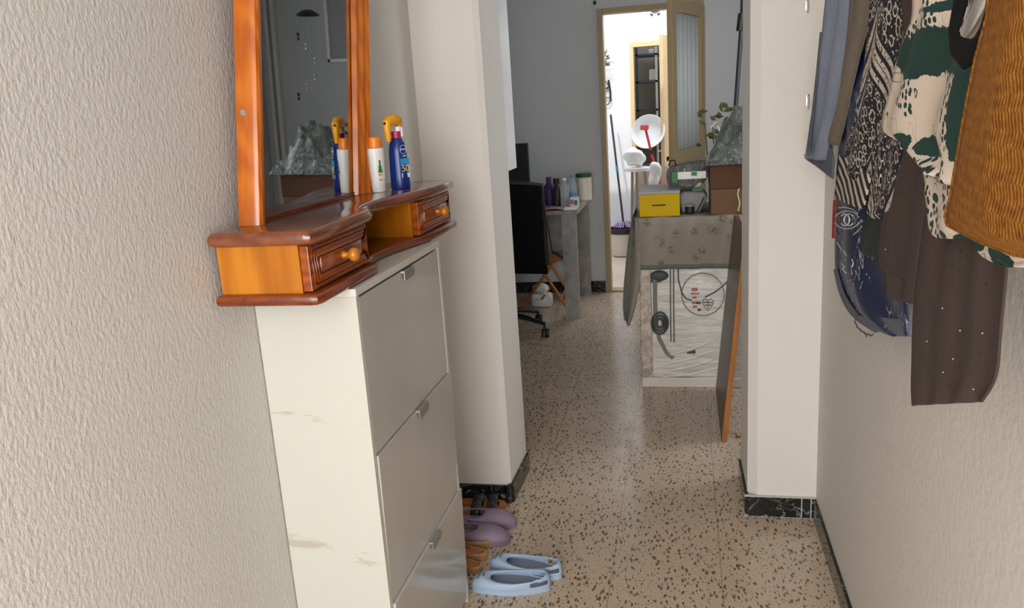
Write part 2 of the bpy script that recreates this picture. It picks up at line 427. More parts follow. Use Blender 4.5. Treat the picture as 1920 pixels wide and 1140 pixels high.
def tag(o, label, cat, group=None, kind=None):
    o['label'] = label; o['category'] = cat
    if group: o['group'] = group
    if kind: o['kind'] = kind
    return o
def struct(b, name, mat, **kw): o = b.obj(name, mat, **kw); o['kind'] = 'structure'; return o

# ------------------------------------------------------------ the setting
XL, XR = -.872, .425
struct(B().box((-3.5,-1.6,-.1),(3,6.16,0)), 'floor', 'floor')
struct(B().box((-2.4,6.16,-.12),(1.8,9.8,-.005)), 'floor_patio', 'patiofloor')
struct(B().box((-3.5,-1.7,2.5),(3,6.2,2.7)), 'ceiling', 'ceil')
struct(B().box((XL-.12,-1.6,0),(XL,2.66,2.5)), 'wall_left', 'stucco')
struct(B().box((XR,-1.6,0),(XR+.12,2.66,2.5)), 'wall_right', 'right')
# partition with chamfered passage
struct(B().prism([(XL-1.2,2.65),(-.658,2.65),(-.640,2.668),(-.633,2.93),(XL-1.2,2.93)], 0, 2.5), 'wall_partition_left', 'smooth')
struct(B().prism([(.232,2.637),(XR+1.3,2.637),(XR+1.3,2.93),(.198,2.93),(.202,2.662)], 0, 2.5), 'wall_partition_right', 'smooth')
struct(B().box((-.66,2.64,2.12),(.24,2.93,2.5)), 'wall_lintel', 'smooth')
# entrance end: an open front door behind the camera
struct(B().box((-.9,-1.7,2.15),(.5,-1.6,2.5)).box((-1.0,-1.7,0),(-.84,-1.6,2.5)).box((.38,-1.7,0),(.55,-1.6,2.5)), 'wall_entrance', 'smooth')
# back room
RX0, RX1, RY = -2.1, 1.62, 6.08
struct(B().box((RX0-.1,2.93,0),(RX0,6.16,2.5)), 'wall_back_room_left', 'back')
struct(B().box((RX1,2.93,0),(RX1+.1,6.16,1.05)).box((RX1,2.93,2.15),(RX1+.1,6.16,2.5)).box((RX1,2.93,1.05),(RX1+.1,3.25,2.15)).box((RX1,4.25,1.05),(RX1+.1,6.16,2.15)), 'wall_back_room_right', 'back')
struct(B().box((RX1+.03,3.25,1.05),(RX1+.07,3.29,2.15)).box((RX1+.03,4.21,1.05),(RX1+.07,4.25,2.15)).box((RX1+.03,3.73,1.05),(RX1+.07,3.77,2.15)).box((RX1+.03,3.25,1.05),(RX1+.07,4.25,1.09)).box((RX1+.03,3.25,2.11),(RX1+.07,4.25,2.15)), 'added_window_1', 'white')  # unseen window and its wall opening, added to let the fill light in
DX0, DX1, DZ = -.592, .150, 2.068
struct(B().box((RX0,RY,0),(DX0,RY+.12,2.5)).box((DX1,RY,0),(RX1,RY+.12,2.5)).box((DX0,RY,DZ),(DX1,RY+.12,2.5)), 'wall_far', 'back')
# skirting tiles in black marble
def skirt(name, segs):
    r = thing_struct(name)
    for k, (p, q) in enumerate(segs): B().box(p, q, .0015).obj('tile', 'marble', r)
    return r
def thing_struct(name):
    o = bpy.data.objects.new(name, None); C.objects.link(o); o['kind'] = 'structure'; WM[o.name] = Matrix.Identity(4); return o
skirt('baseboard_left', [((XL,-1.5+.331*k,0),(XL+.010,-1.172+.331*k,.072)) for k in range(12)] + [((XL,2.475,0),(XL+.010,2.638,.072))])
skirt('baseboard_right', [((XR-.010,-1.35+.331*k,0),(XR,-1.022+.331*k,.072)) for k in range(12)])
r = skirt('baseboard_partition_left', [((XL+.012,2.639,0),(-.655,2.65,.074))])
B().prism([(-.660,2.639),(-.648,2.639),(-.630,2.664),(-.623,2.932),(-.635,2.932),(-.642,2.668)], 0, .074).obj('tile', 'marble', r)
r = skirt('baseboard_partition_right', [((.204,2.626,0),(.376,2.637,.074)), ((.3795,2.626,0),(.4065,2.637,.074)), ((.410,2.626,0),(.425,2.637,.074))])
B().prism([(.204,2.626),(.204,2.662),(.199,2.93),(.189,2.93),(.193,2.65)], 0, .074).obj('tile', 'marble', r)
B().box((.19,2.6265,.0735),(.425,2.637,.0765)).box((.3762,2.6262,0),(.3793,2.637,.075)).box((.4067,2.6262,0),(.4098,2.637,.075)).box((.19,2.6262,0),(.425,2.637,.0022)).obj('grout', 'grout', r)
skirt('baseboard_far', [((-2.1+.33*k,RY-.01,0),(-1.773+.33*k,RY,.085)) for k in range(4)] + [((-.78,RY-.01,0),(DX0-.01,RY,.085)), ((DX1+.01,RY-.01,0),(1.6,RY,.085))])

# far door to the patio: frame (structure) and the leaf swung into the room
r = thing_struct('door_1')
B().box((DX0,RY-.03,0),(DX0+.036,RY+.09,DZ),.003).obj('door_frame', 'doorframe', r); B().box((DX1-.03,RY-.03,0),(DX1,RY+.09,DZ),.003).obj('door_frame', 'doorframe', r)
B().box((DX0+.036,RY-.029,DZ-.036),(DX1-.03,RY+.088,DZ),.002).obj('door_frame', 'doorframe', r); B().box((DX0+.036,RY-.028,0),(DX1-.03,RY+.088,.012)).obj('threshold', 'doorframe', r)
hin = Vector((.138, RY-.03, 0)); free = Vector((-.078, 5.40, 0)); dv = (free-hin).normalized()
ang = math.atan2(dv.y, dv.x); L = (free-hin).length
DM = Matrix.Translation(hin) @ Matrix.Rotation(ang, 4, 'Z')
def leafbox(b, x0, x1, z0, z1, th=.018, bev=.003, off=0): return b.box((x0,-th+off,z0),(x1,th+off,z1), bev, DM)
leaf = B()
leafbox(leaf, 0, .09, .02, 2.03); leafbox(leaf, L-.085, L, .02, 2.03); leafbox(leaf, .09, L-.085, 1.95, 2.029,.0175,.001); leafbox(leaf, .09, L-.085, 1.00, 1.085,.0175,.001); leafbox(leaf, .09, L-.085, .021, .14,.0175,.001)
lf = leaf.obj('door_leaf', 'doorframe', r)
p = B(); leafbox(p, .085, L-.08, .13, 1.01, .009, 0); p.obj('panel', 'doorframe', lf)
g = B()
def rib(i, j):
    x = .085 + (L-.165)*i; return DM @ Vector((x, -.004-.008*abs(math.sin(i*PI*6)), 1.08+.88*j))
g.grid(rib, 73, 2); g.obj('glass', 'ribbed', lf, smooth=60, solid=.004)
for z in (.35, 1.12, 1.84): B().tube([DM@Vector((-.004,-.02,z-.045)), DM@Vector((-.004,-.02,z+.045))], .008).obj('hinge', 'black', r)
B().box((L-.07,-.05,1.02),(L-.045,-.018,1.05),.004,DM).tube([DM@Vector((L-.055,-.045,1.035)), DM@Vector((L-.16,-.05,1.03))], .009).obj('handle', 'black', lf)

# patio walls and the doorway across it
PY = 7.9
ox0, ox1, oz = -.482, .18, 1.945
struct(B().box((-2.4,PY,0),(ox0,PY+.12,4.2)).box((ox1,PY,0),(1.8,PY+.12,4.2)).box((ox0,PY,oz),(ox1,PY+.12,4.2)), 'wall_patio_far', 'patio')
struct(B().box((-2.4,6.2,0),(-2.3,PY,4.2)), 'wall_patio_left', 'patio')
struct(B().box((1.7,6.2,0),(1.8,PY,4.2)), 'wall_patio_right', 'patio')
struct(B().box((-1.2,9.6,0),(1.2,9.7,2.5)).box((-1.2,PY+.12,0),(-1.1,9.6,2.5)).box((1.1,PY+.12,0),(1.2,9.6,2.5)), 'wall_shed', 'shed')
r = thing_struct('door_2')
B().box((ox0,PY-.03,0),(ox0+.036,PY+.1,oz),.003).obj('door_frame', 'doorcream', r); B().box((ox0+.036,PY-.029,oz-.045),(ox1-.03,PY+.098,oz),.002).obj('door_frame', 'doorcream', r); B().box((ox1-.03,PY-.03,0),(ox1,PY+.1,oz),.003).obj('door_frame', 'doorcream', r)
hl = B(); h2 = Vector((.10,PY-.04,0)); f2 = Vector((-.175,7.15,0)); d2 = (f2-h2); A2 = Matrix.Translation(h2) @ Matrix.Rotation(math.atan2(d2.y,d2.x),4,'Z'); L2 = d2.length
hl.box((0,-.018,.02),(L2,.018,1.94),.003,A2); l2 = hl.obj('door_leaf', 'doorcream', r)
B().box((.1,-.024,1.1),(L2-.1,-.016,1.82),.002,A2).obj('panel', 'cream', l2)
B().tube([A2@Vector((L2-.04,-.03,.98)), A2@Vector((L2-.04,-.055,.98)), A2@Vector((L2-.13,-.055,.98))], .008).obj('handle', 'steel', l2)

# ------------------------------------------------------------ shoe cabinet
cx0, cx1, cy0, cy1, ct = -.870, -.646, 1.466, 2.045, 1.090
cab = thing('shoe_cabinet', 'tall narrow white shoe cabinet with three tilting flaps on the left wall', 'cabinet', (-.76,1.75,0))
B().box((cx0,cy0,0),(cx1+.001,cy0+.016,ct-.016),.001).obj('side_panel', 'cab_side', cab, label='cream white side panel with brown smears')
B().box((cx0,cy1-.016,0),(cx1+.001,cy1,ct-.016),.001).obj('side_panel', 'cab_edge', cab)
B().box((cx0,cy0,ct-.016),(cx1+.002,cy1,ct),.001).obj('top_panel', 'cab_edge', cab)
B().box((cx0,cy0+.016,0),(cx0+.008,cy1-.016,ct-.016)).box((cx0+.01,cy0+.016,.0),(cx1-.022,cy1-.016,ct-.017)).obj('inner_carcass', 'gap', cab)
for k, (z0, z1) in enumerate(((.020,.3655),(.3685,.7215),(.7245,1.068))):
    M4 = Matrix.Translation((cx1,0,z0)) @ Matrix.Rotation(math.radians((1.1,.75,0)[k]), 4, 'Y')
    y1 = cy1-(.001 if k < 2 else .016)
    f = B().box((-.017,cy0+(.0175),0),(.0,y1,z1-z0),.0012,M4).obj('flap_door', 'cab_front', cab)
    yc = (1.775,1.775,1.775)[k]
    B().box((-.004,yc-.035,z1-z0-.004),(.008,yc+.035,z1-z0+.001),.0008,M4).box((.0055,yc-.035,z1-z0-.022),(.0078,yc+.035,z1-z0),.0008,M4).obj('handle', 'alu', f)
B().box((cx0+.01,cy0+.016,0),(cx1-.03,cy1-.016,.018)).obj('plinth', 'gap', cab)

# ------------------------------------------------------------ console shelf with drawers
zb0, zb1, zt0, zt1 = ct+.001, 1.113, 1.203, 1.231
con = thing('console_shelf', 'orange pine hall console with two small drawers, on top of the white shoe cabinet', 'console', (-.76,1.8,zb0))
def prof(off=0.0, e=0.0):
    y0, y1 = 1.322-e, 2.282+e
    front = [(-.652,y0),(-.652,1.50),(-.652,1.605),(-.658,1.630),(-.675,1.641),(-.690,1.652),(-.700,1.68),(-.706,1.74),(-.704,1.80),(-.697,1.85),(-.685,1.91),(-.671,1.965),(-.660,2.02),(-.655,2.08),(-.654,2.16),(-.654,y1)]
    pts = [(-.862,y0)] + [(-.672+off,y0),(-.659+off,y0+.005),(-.653+off,y0+.018)] + [(x+off,y) for x, y in front[1:-1]] + [(-.655+off,y1-.018),(-.661+off,y1-.005),(-.674+off,y1),(-.862,y1)]
    return pts
B().prism(prof(), zb0, zb1, .008).obj('bottom_board', 'pine_dark', con, smooth=40)
tp = B().prism(prof(), zt0, zt1, .012, segs=4).obj('top_board', 'pine_top', con, smooth=40)
B().box((-.855,1.336,zb1),(-.6905,1.350,zt0)).obj('end_panel', 'pine_side', con, label='light orange pine end panel')
B().box((-.855,2.255,zb1),(-.6905,2.267,zt0)).obj('end_panel', 'pine_side', con)
B().box((-.855,1.610,zb1),(-.6905,1.622,zt0)).obj('divider', 'pine_side', con)
B().box((-.855,1.975,zb1),(-.6905,1.987,zt0)).obj('divider', 'pine_side', con)
B().box((-.858,1.35,zb1),(-.848,2.255,zt0)).obj('back_panel', 'pine_dark', con)
for ya, yb in ((1.338,1.622),(1.975,2.267)):
    d = B().box((-.69,ya,zb1+.002),(-.672,yb,zt0-.002),.002).obj('drawer', 'pine_y', con)
    fr = B()
    for k, (i, o) in enumerate(((.012,.006),(.022,.004),(.031,.0065))):
        a0, a1, z0, z1 = ya+i, yb-i, zb1+i*.75, zt0-i*.75
        fr.tube([(-.672,a0,z0),(-.672,a1,z0),(-.672,a1,z1),(-.672,a0,z1)], .0035+.0008*k, 8, True)
    fr.box((-.675,ya+.042,zb1+.030),(-.668,yb-.042,zt0-.030),.004)
    fr.obj('raised_panel', 'pine_y', d, smooth=40)
    kc = ((ya+yb)/2)
    B().lathe([(0,0),(.008,0),(.0085,.004),(.006,.009),(.0065,.014),(.0125,.018),(.0145,.024),(.0125,.031),(.007,.035),(0,.036)], (-.669,kc,(zb1+zt0)/2), Matrix.Rotation(PI/2,4,'Y')).obj('knob', 'pine_side', d, smooth=60)

# ------------------------------------------------------------ mirror
mir = thing('wall_mirror', 'tall mirror in moulded orange pine frame standing on the console shelf', 'mirror', (-.84,1.68,zt1))
LEAN = math.tan(math.radians(1.3)); SH = .185
def mp(x, y, z):          # frame sheared along the wall and leaning a little
    h = z - zt1; return Vector((x + h*LEAN, y + h*SH, z))
gx = -.822; ZT = 2.15
yi0, yi1 = 1.462, 1.925   # glass edges at the foot
def post(prof_xy, z0, z1, mat, name):
    b = B(); lo = [b.bm.verts.new(mp(x,y,z0)) for x, y in prof_xy]; hi = [b.bm.verts.new(mp(x,y,z1)) for x, y in prof_xy]
    b.face(lo); b.face(hi); n = len(lo)
    for i in range(n): b.face((lo[i], lo[(i+1)%n], hi[(i+1)%n], hi[i]))
    return b.obj(name, mat, mir, smooth=25)
pl = [(-.845,yi0-.054),(-.812,yi0-.054),(-.803,yi0-.050),(-.799,yi0-.043),(-.800,yi0-.034),(-.806,yi0-.030),(-.808,yi0-.018),(-.816,yi0-.010),(gx,yi0),(gx,yi0+.01),(-.845,yi0+.01)]
post(pl, zt1+.0005, ZT, 'pine', 'frame_post')
pr = [(-.856,yi1-.01),(gx,yi1-.01),(gx,yi1),(-.810,yi1+.003),(-.807,yi1+.010),(-.815,yi1+.014),(-.805,yi1+.019),(-.799,yi1+.026),(-.808,yi1+.032),(-.811,yi1+.035),(-.799,yi1+.041),(-.793,yi1+.048),(-.795,yi1+.056),(-.806,yi1+.062),(-.856,yi1+.066)]
post(pr, zt1+.0005, ZT, 'pine', 'frame_post')
for z0, z1, x1 in ((zt1+.0005, zt1+.009, -.8195),(ZT-.06, ZT, -.80)):
    b = B(); vv = [b.bm.verts.new(mp(x,y,z)) for z in (z0,z1) for x, y in ((-.856,yi0),(x1,yi0),(x1,yi1),(-.856,yi1))]
    for f in ((0,1,2,3),(4,5,6,7),(0,1,5,4),(1,2,6,5),(2,3,7,6),(3,0,4,7)): b.face([vv[i] for i in f])
    b.obj('frame_rail', 'pine_dark', mir)
b = B(); vv = [b.bm.verts.new(mp(x,y,z)) for x in (gx-.004,gx) for y, z in ((yi0+.001,zt1+.009),(yi1-.001,zt1+.009),(yi1-.001,ZT-.05),(yi0+.001,ZT-.05))]
for f in ((0,1,2,3),(4,5,6,7),(0,1,5,4),(1,2,6,5),(2,3,7,6),(3,0,4,7)): b.face([vv[i] for i in f])
b.obj('mirror_glass', 'mirror', mir)
sp = mp(-.83, yi0-.054, 1.445); B().lathe([(0,-.001),(.006,-.001),(.006,.001),(0,.001)], sp, Matrix.Rotation(PI/2,4,'X')).obj('screw_cap', 'grey', mir)

# ------------------------------------------------------------ sunscreen bottles
bc = (-.778, 1.995)
w1 = thing('sunscreen_tube', 'white sunscreen bottle with orange cap, beside the mirror frame on the console', 'bottle', (bc[0],bc[1],zt1))
B().lathe([(0,.0005),(.0215,.0005),(.0225,.003),(.0235,.03),(.0255,.075),(.0265,.108),(.0255,.112),(.016,.1135),(0,.1135)], (*bc,zt1), sx=.8).obj('body', 'white', w1, smooth=40)
B().lathe([(0,.1135),(.0185,.1135),(.0190,.117),(.0175,.137),(.0165,.140),(0,.141)], (*bc,zt1), sx=.9).obj('cap', 'orange', w1, smooth=40)
def on_cyl(b, c, rx, ry, a0, a1, z0, z1, n=8, e=.0006):
    b.grid(lambda i, j: Vector((c[0]+(rx+e)*math.cos(a0+(a1-a0)*i), c[1]+(ry+e)*math.sin(a0+(a1-a0)*i), z0+(z1-z0)*j)), n, 3)
b = B(); on_cyl(b, bc, .0198, .0248, -1.05, -.5, zt1+.050, zt1+.058); on_cyl(b, bc, .0202, .0250, -.98, -.6, zt1+.058, zt1+.068); on_cyl(b, bc, .0208, .0256, -.9, -.68, zt1+.068, zt1+.082); b.obj('leaf_print', 'greenprint', w1)
b = B(); on_cyl(b, bc, .0195, .0243, -1.05, -.55, zt1+.043, zt1+.047); on_cyl(b, bc, .0192, .0240, -1.0, -.65, zt1+.030, zt1+.034); b.obj('orange_print', 'orange', w1)
b2 = (-.740, 2.055); 
w2 = thing('sunscreen_spray_bottle', 'dark blue sunscreen bottle with yellow trigger head, on the far end of the console', 'bottle', (b2[0],b2[1],zt1))
B().lathe([(0,.0005),(.029,.0005),(.0305,.004),(.0300,.03),(.0285,.07),(.0278,.095),(.024,.117),(.016,.131),(.0135,.134),(0,.134)], (*b2,zt1), sx=.86, sy=.80).obj('body', 'bottle_blue', w2, smooth=40)
def L2W(pts): return [Vector((b2[0]+p[0], b2[1]+p[1], zt1+p[2])) for p in pts]
B().lathe([(0,.133),(.0125,.133),(.0125,.150),(0,.150)], (*b2,zt1)).obj('collar', 'pink', w2, smooth=40)
B().lathe([(0,.150),(.0085,.150),(.0085,.162),(0,.162)], (b2[0]+.004,b2[1]+.006,zt1)).tube(L2W([(.010,.012,.136),(.010,.012,.160)]), .006).obj('neck', 'white', w2, smooth=40)
dx, dy = -.18, -.98  # spray direction
h = B()
h.tube(L2W([(-dx*.022,-dy*.022,.166),(-dx*.012,-dy*.012,.176),(0,0,.181),(dx*.02,dy*.02,.180),(dx*.036,dy*.036,.177),(dx*.046,dy*.046,.172)]), [.008,.0145,.0155,.0145,.0125,.010], 12)
h.tube(L2W([(-dx*.016,-dy*.016,.172),(-dx*.018,-dy*.018,.158),(-dx*.012,-dy*.012,.15)]), [.011,.008,.006], 10)
hd = h.obj('spray_head', 'amber', w2, smooth=50)
B().tube(L2W([(dx*.040,dy*.040,.176),(dx*.043,dy*.043,.160),(dx*.041,dy*.041,.140),(dx*.040,dy*.040,.126)]), [.012,.010,.008,.006], 10).obj('trigger', 'amber', hd, smooth=50)
B().tube(L2W([(dx*.044,dy*.044,.174),(dx*.054,dy*.054,.172)]), .0035).obj('nozzle', 'black', hd)
# label on the camera-facing side of the spray bottle
dirc = Vector((.80,-.60,0)); side = Vector((.60,.80,0))
LN = Vector((.80,-.60,0)); LT = Vector((.60,.80,0))
def lab(u, z, e=.0): return Vector((b2[0],b2[1],zt1+z)) + LN*(.0235+e) + LT*(u*.8+.004)
def labM(u, z, e): 
    o = lab(u,z,e); return Matrix(((LT.x,0,LN.x,o.x),(LT.y,0,LN.y,o.y),(0,1,0,o.z),(0,0,0,1)))
def ringpts(u, z, r, e, n=24): return [lab(u+r*math.cos(2*PI*k/n), z+r*math.sin(2*PI*k/n), e) for k in range(n)]
B().tube(ringpts(-.002,.103,.0115,-.0005), .0006, 6, True).text('NIVEA', .0062, labM(-.002,.103,.0002)).text('SUN', .006, labM(.000,.086,.0002)).obj('logo_print', 'lightprint', w2)
B().box((-.013,.062,-.001),(.013,.080,.0004),0,labM(0,0,0)).obj('label_panel', 'skyprint', w2)
B().text('50', .024, labM(0,.053,.0006), .0006).text('50', .0244, labM(.0003,.053,.0006), .0006).obj('number_print', 'yellowprint', w2)
B().box((-.012,.030,-.001),(.013,.042,.0004),0,labM(0,0,0)).obj('label_text_block', 'lightprint', w2)

# ------------------------------------------------------------ shoes
def clog(name, label, cat, toe, heel, wd, mat, inner, open0=.36, rim=.05, toe_h=.045, strap=True, holes=0, group=None, heel_h=.05, parent_mat=None):
    toe = Vector((*toe,0)); heel = Vector((*heel,0)); Lx = (toe-heel).length; d = (toe-heel).normalized(); ang = math.atan2(d.y,d.x)
    t = thing(name, label, cat, heel, ang, group)
    def outline(a):      # a: 0 = toe, pi = heel
        c, s_ = math.cos(a), math.sin(a); k = .5+.5*c
        wv = wd/2*(.70+.30*math.sin(min(1,k*1.25)*PI*.62)) * (1.0 if k < .55 else 1.0)
        return Vector((Lx*(.5+.5*c), s_*wv*(abs(s_)**-.25 if abs(s_) > 1e-3 else 1), 0))
    def opening(a):
        c, s_ = math.cos(a), math.sin(a); x0, x1 = Lx*.045, Lx*(1-open0)
        k = .5+.5*c; x = x0+(x1-x0)*k
        zz = rim*(.62+.38*k**2) if not strap else (heel_h*(1-k)**2.2 + rim*.62*(1-(1-k)**2.2) + (toe_h-rim*.62)*k**5*.6)
        return Vector((x, s_*wd/2*(.86-.08*k)*(abs(s_)**-.2 if abs(s_) > 1e-3 else 1), zz))
    N = 56
    b = B(); b.grid(lambda i, j: outline(2*PI*i)*(1-.0*j) + Vector((0,0,[0,.004,.014,.018][j if isinstance(j,int) else int(round(j*3))])), N, 4, True)
    lo = [v for v in b.bm.verts if v.co.z < .0001]; hi = [v for v in b.bm.verts if v.co.z > .0175]
    b.face(sorted(lo, key=lambda v: math.atan2(v.co.y, v.co.x-Lx/2))); b.face(sorted(hi, key=lambda v: math.atan2(v.co.y, v.co.x-Lx/2)))
    b.obj('sole', mat, t, local=True, smooth=50)
    b = B(); vs = [b.bm.verts.new(Vector((outline(2*PI*i/N).x*.93+Lx*.035, outline(2*PI*i/N).y*.90, .0195))) for i in range(N)]; b.face(vs); b.obj('footbed', inner, t, local=True)
    NV = 9
    def up(i, j):
        a = 2*PI*i; o = outline(a); p = opening(a); k = .5+.5*math.cos(a)
        if k > .5: th = j*PI/2; hh = max(p.z, toe_h*(1-.25*(k-.5)))
        z = .016 + (p.z-.016)*math.sin(min(1, j*1.15)*PI/2); 
        if k > .5:
            bulge = math.sin(j*PI)*.010*(k-.5)*2; z += bulge
        f = j**(1.35 if k > .5 else 1.6)
        q = o.lerp(p, f); q.z = z
        return q
    b = B(); b.grid(up, N, NV, True)
    bm = b.bm; bm.verts.ensure_lookup_table(); kill = []
    if strap:
        for f_ in bm.faces:
            c = f_.calc_center_median(); k = c.x/Lx
            if .02 < k < .25 and .021 < c.z < heel_h*.72 and abs(c.y) > wd*.10: kill.append(f_)
    if holes:
        for f_ in bm.faces:
            c = f_.calc_center_median(); k = c.x/Lx
    bmesh.ops.delete(bm, geom=kill, context='FACES')
    o = b.obj('upper', mat, t, local=True, smooth=60, solid=.004, sub=1)
    if holes:
        h = B()
        for q in range(4):
            for r_ in range(2 if q in (1,2) else 1):
                a = (-.26+.175*q); i = a/(2*PI) % 1; jj = .50 + .18*r_ - .1*(q in (0,3))
                p = up(i, jj); p2 = up(i, jj+.09)
                h.tube([p+Vector((.001,0,.0018)), p2+Vector((0,0,.0018))], .0028, 6)
        h.obj('vent_holes', 'bluegrey_dark', t, local=True)
    return t
clog('slingback_clog', 'light blue slingback clog nearest the camera, next to the cabinet', 'shoe', (-.652,2.108), (-.412,2.128), .088, 'blueshoe', 'blueinner', .25, .050, .040, True, 1)
clog('slingback_clog', 'light blue slingback clog behind its pair, farther from the camera', 'shoe', (-.622,2.225), (-.385,2.190), .088, 'blueshoe', 'blueinner', .25, .050, .040, True, 1)
clog('closed_clog', 'lilac rubber clog nearer the camera, toe sticking out past the cabinet', 'shoe', (-.588,2.375), (-.815,2.385), .092, 'lilac', 'lilac', .50, .060, .055, True)
clog('closed_clog', 'lilac rubber clog next to the black and orange sandals', 'shoe', (-.588,2.490), (-.815,2.480), .092, 'lilac', 'lilac', .50, .060, .055, True)
clog('ballet_flat', 'tan gold flat shoe nearest the camera, half behind the cabinet', 'shoe', (-.865,2.215), (-.640,2.195), .066, 'gold', 'cork', .28, .035, .03, False)
clog('ballet_flat', 'tan gold flat shoe in the middle between two others', 'shoe', (-.865,2.275), (-.640,2.268), .066, 'gold', 'cork', .28, .040, .034, False)
clog('ballet_flat', 'pale gold flat shoe closest to the lilac clogs', 'shoe', (-.870,2.345), (-.648,2.338), .056, 'gold', 'cork', .28, .045, .038, False)
def sandal(toe, heel, label, zt=0.0):
    toe = Vector((*toe,0)); heel = Vector((*heel,0)); Lx = (toe-heel).length; d = (toe-heel).normalized()
    t = thing('sandal', label, 'shoe', heel+Vector((0,0,zt)), math.atan2(d.y,d.x))
    pts = [(Lx*(.5+.5*math.cos(a)), math.sin(a)*.040*(.8+.2*math.cos(a))) for a in [2*PI*k/30 for k in range(30)]]
    B().prism(pts, 0, .016, .003).obj('sole', 'cork', t, local=True, smooth=40)
    B().prism([(x*.96+Lx*.02,y*.92) for x,y in pts], .0165, .021, .001).obj('footbed', 'cork', t, local=True)
    for xs in (.52,.78):
        s = B(); s.grid(lambda i, j: Vector((Lx*xs-.018+.036*j+.0*i, .039*math.cos(PI*i), .014+.036*math.sin(PI*i))), 14, 3); s.obj('strap', 'darkshoe', t, local=True, smooth=60, solid=.004)
sandal((-.640,2.560), (-.860,2.545), 'black strappy sandal with orange sole in front of the black skirting')
sandal((-.650,2.613), (-.860,2.612), 'black strappy sandal with orange sole touching the black skirting tile')

# ------------------------------------------------------------ wrapped washing machine and what is on it
WY = 3.93
wa = thing('washing_machine', 'washing machine wrapped in clear plastic, standing against nothing in the back room', 'washing machine', (.08,4.2,0))
wa['label'] = 'white washing machine wrapped in wrinkled plastic with foam edges, under the floral cloth'
B().box((-.215,WY,.05),(.385,4.50,.855),.012).obj('body', 'wrap', wa, smooth=40)
B().box((-.222,WY-.012,.0),(.392,4.51,.052),.006).obj('foam_base', 'foam_white', wa)
B().box((-.222,WY-.012,.052),(-.165,WY+.05,.84),.008).obj('foam_edge', 'foam', wa, smooth=40)
def W(pts, e=.004): return [ony(u,v,WY-e) for u, v in pts]
def arc(cu, cv, ru, rv, a0=0, a1=2*PI, n=28, closed=True): return [(cu+ru*math.cos(a0+(a1-a0)*k/(n if closed else n-1)), cv+rv*math.sin(a0+(a1-a0)*k/(n if closed else n-1))) for k in range(n)]
b = B(); b.tube(W([(1257,498),(1257,560),(1258,640)]), .0028); b.tube(W([(1263,498),(1263,560),(1264,642)]), .0028)
b.tube(W([(1271,498),(1272,525),(1278,548),(1286,560),(1297,563)]), .0032)
b.tube(W([(1366,526),(1356,536),(1340,548),(1322,557)]), .0032)
b.obj('cord', 'darkprint', wa, smooth=60)
b = B(); b.tube(W(arc(1318,552,40,40)), .0026, 8, True); b.obj('drum_ring', 'paleprint', wa)
b = B(); b.tube(W([(1228,520),(1228,560),(1229,600),(1236,635),(1250,662),(1262,672)], .008), [.011,.010,.010,.010,.009,.008], 10, flat=((0,1,0),.5)); b.obj('drain_hose', 'paleprint', wa, smooth=60)
b = B()
for rr in (20,14,8): b.tube(W(arc(1237,606,rr*.75,rr), .010), .006, 8, True)
b.obj('hose_coil', 'darkprint', wa, smooth=60)
B().sphere(ony(1236,517,WY-.004), .045, (1,.35,.6)).box(ony(1217,530,WY-.010), ony(1240,512,WY-.001), .008).obj('valve_block', 'darkprint', wa, smooth=50)
b = B(); hz = lambda u, v: ony(u,v,WY-.004)
hp = [(1327,583),(1319,572),(1317,564),(1321,560),(1327,563),(1333,560),(1338,564),(1336,572)]
b.tube([hz(*q) for q in hp], .0018, 6, True); b.tube([hz(1319,567),hz(1336,567)], .002, 6); b.tube([hz(1327,564),hz(1327,580)], .0014, 6); b.tube([hz(1321,572),hz(1334,572)], .002, 6); b.obj('heart_emblem', 'darkprint', wa)
b = B()
for u0, u1, v0, v1 in ((1297,1308,540,546),(1295,1311,549,552),(1298,1306,556,560),(1297,1308,566,570),(1299,1307,573,577)): b.box(hz(u0,v1), hz(u1,v0)+Vector((0,.002,0)), 0)
b.obj('warning_print', 'redprint', wa)
for p_, q_ in ((hz(1308,583), hz(1314,579)), (hz(1306,570), hz(1314,566)), (hz(1288,663), hz(1304,656))): B().box(p_, q_+Vector((0,.002,0)), 0).obj('dark_print', 'darkprint', wa)
b = B()
for k, (p, q) in enumerate((((1246,668),(1352,632)),((1250,682),(1350,652)),((1262,694),(1350,668)),((1243,706),(1345,690)))):
    A = W([p, ((p[0]+q[0])/2,(p[1]+q[1])/2+4), q], .006); b.tube(A, [.006,.009,.005], 8, flat=((0,1,0),.6))
b.obj('plastic_folds', 'wrap', wa, smooth=60)

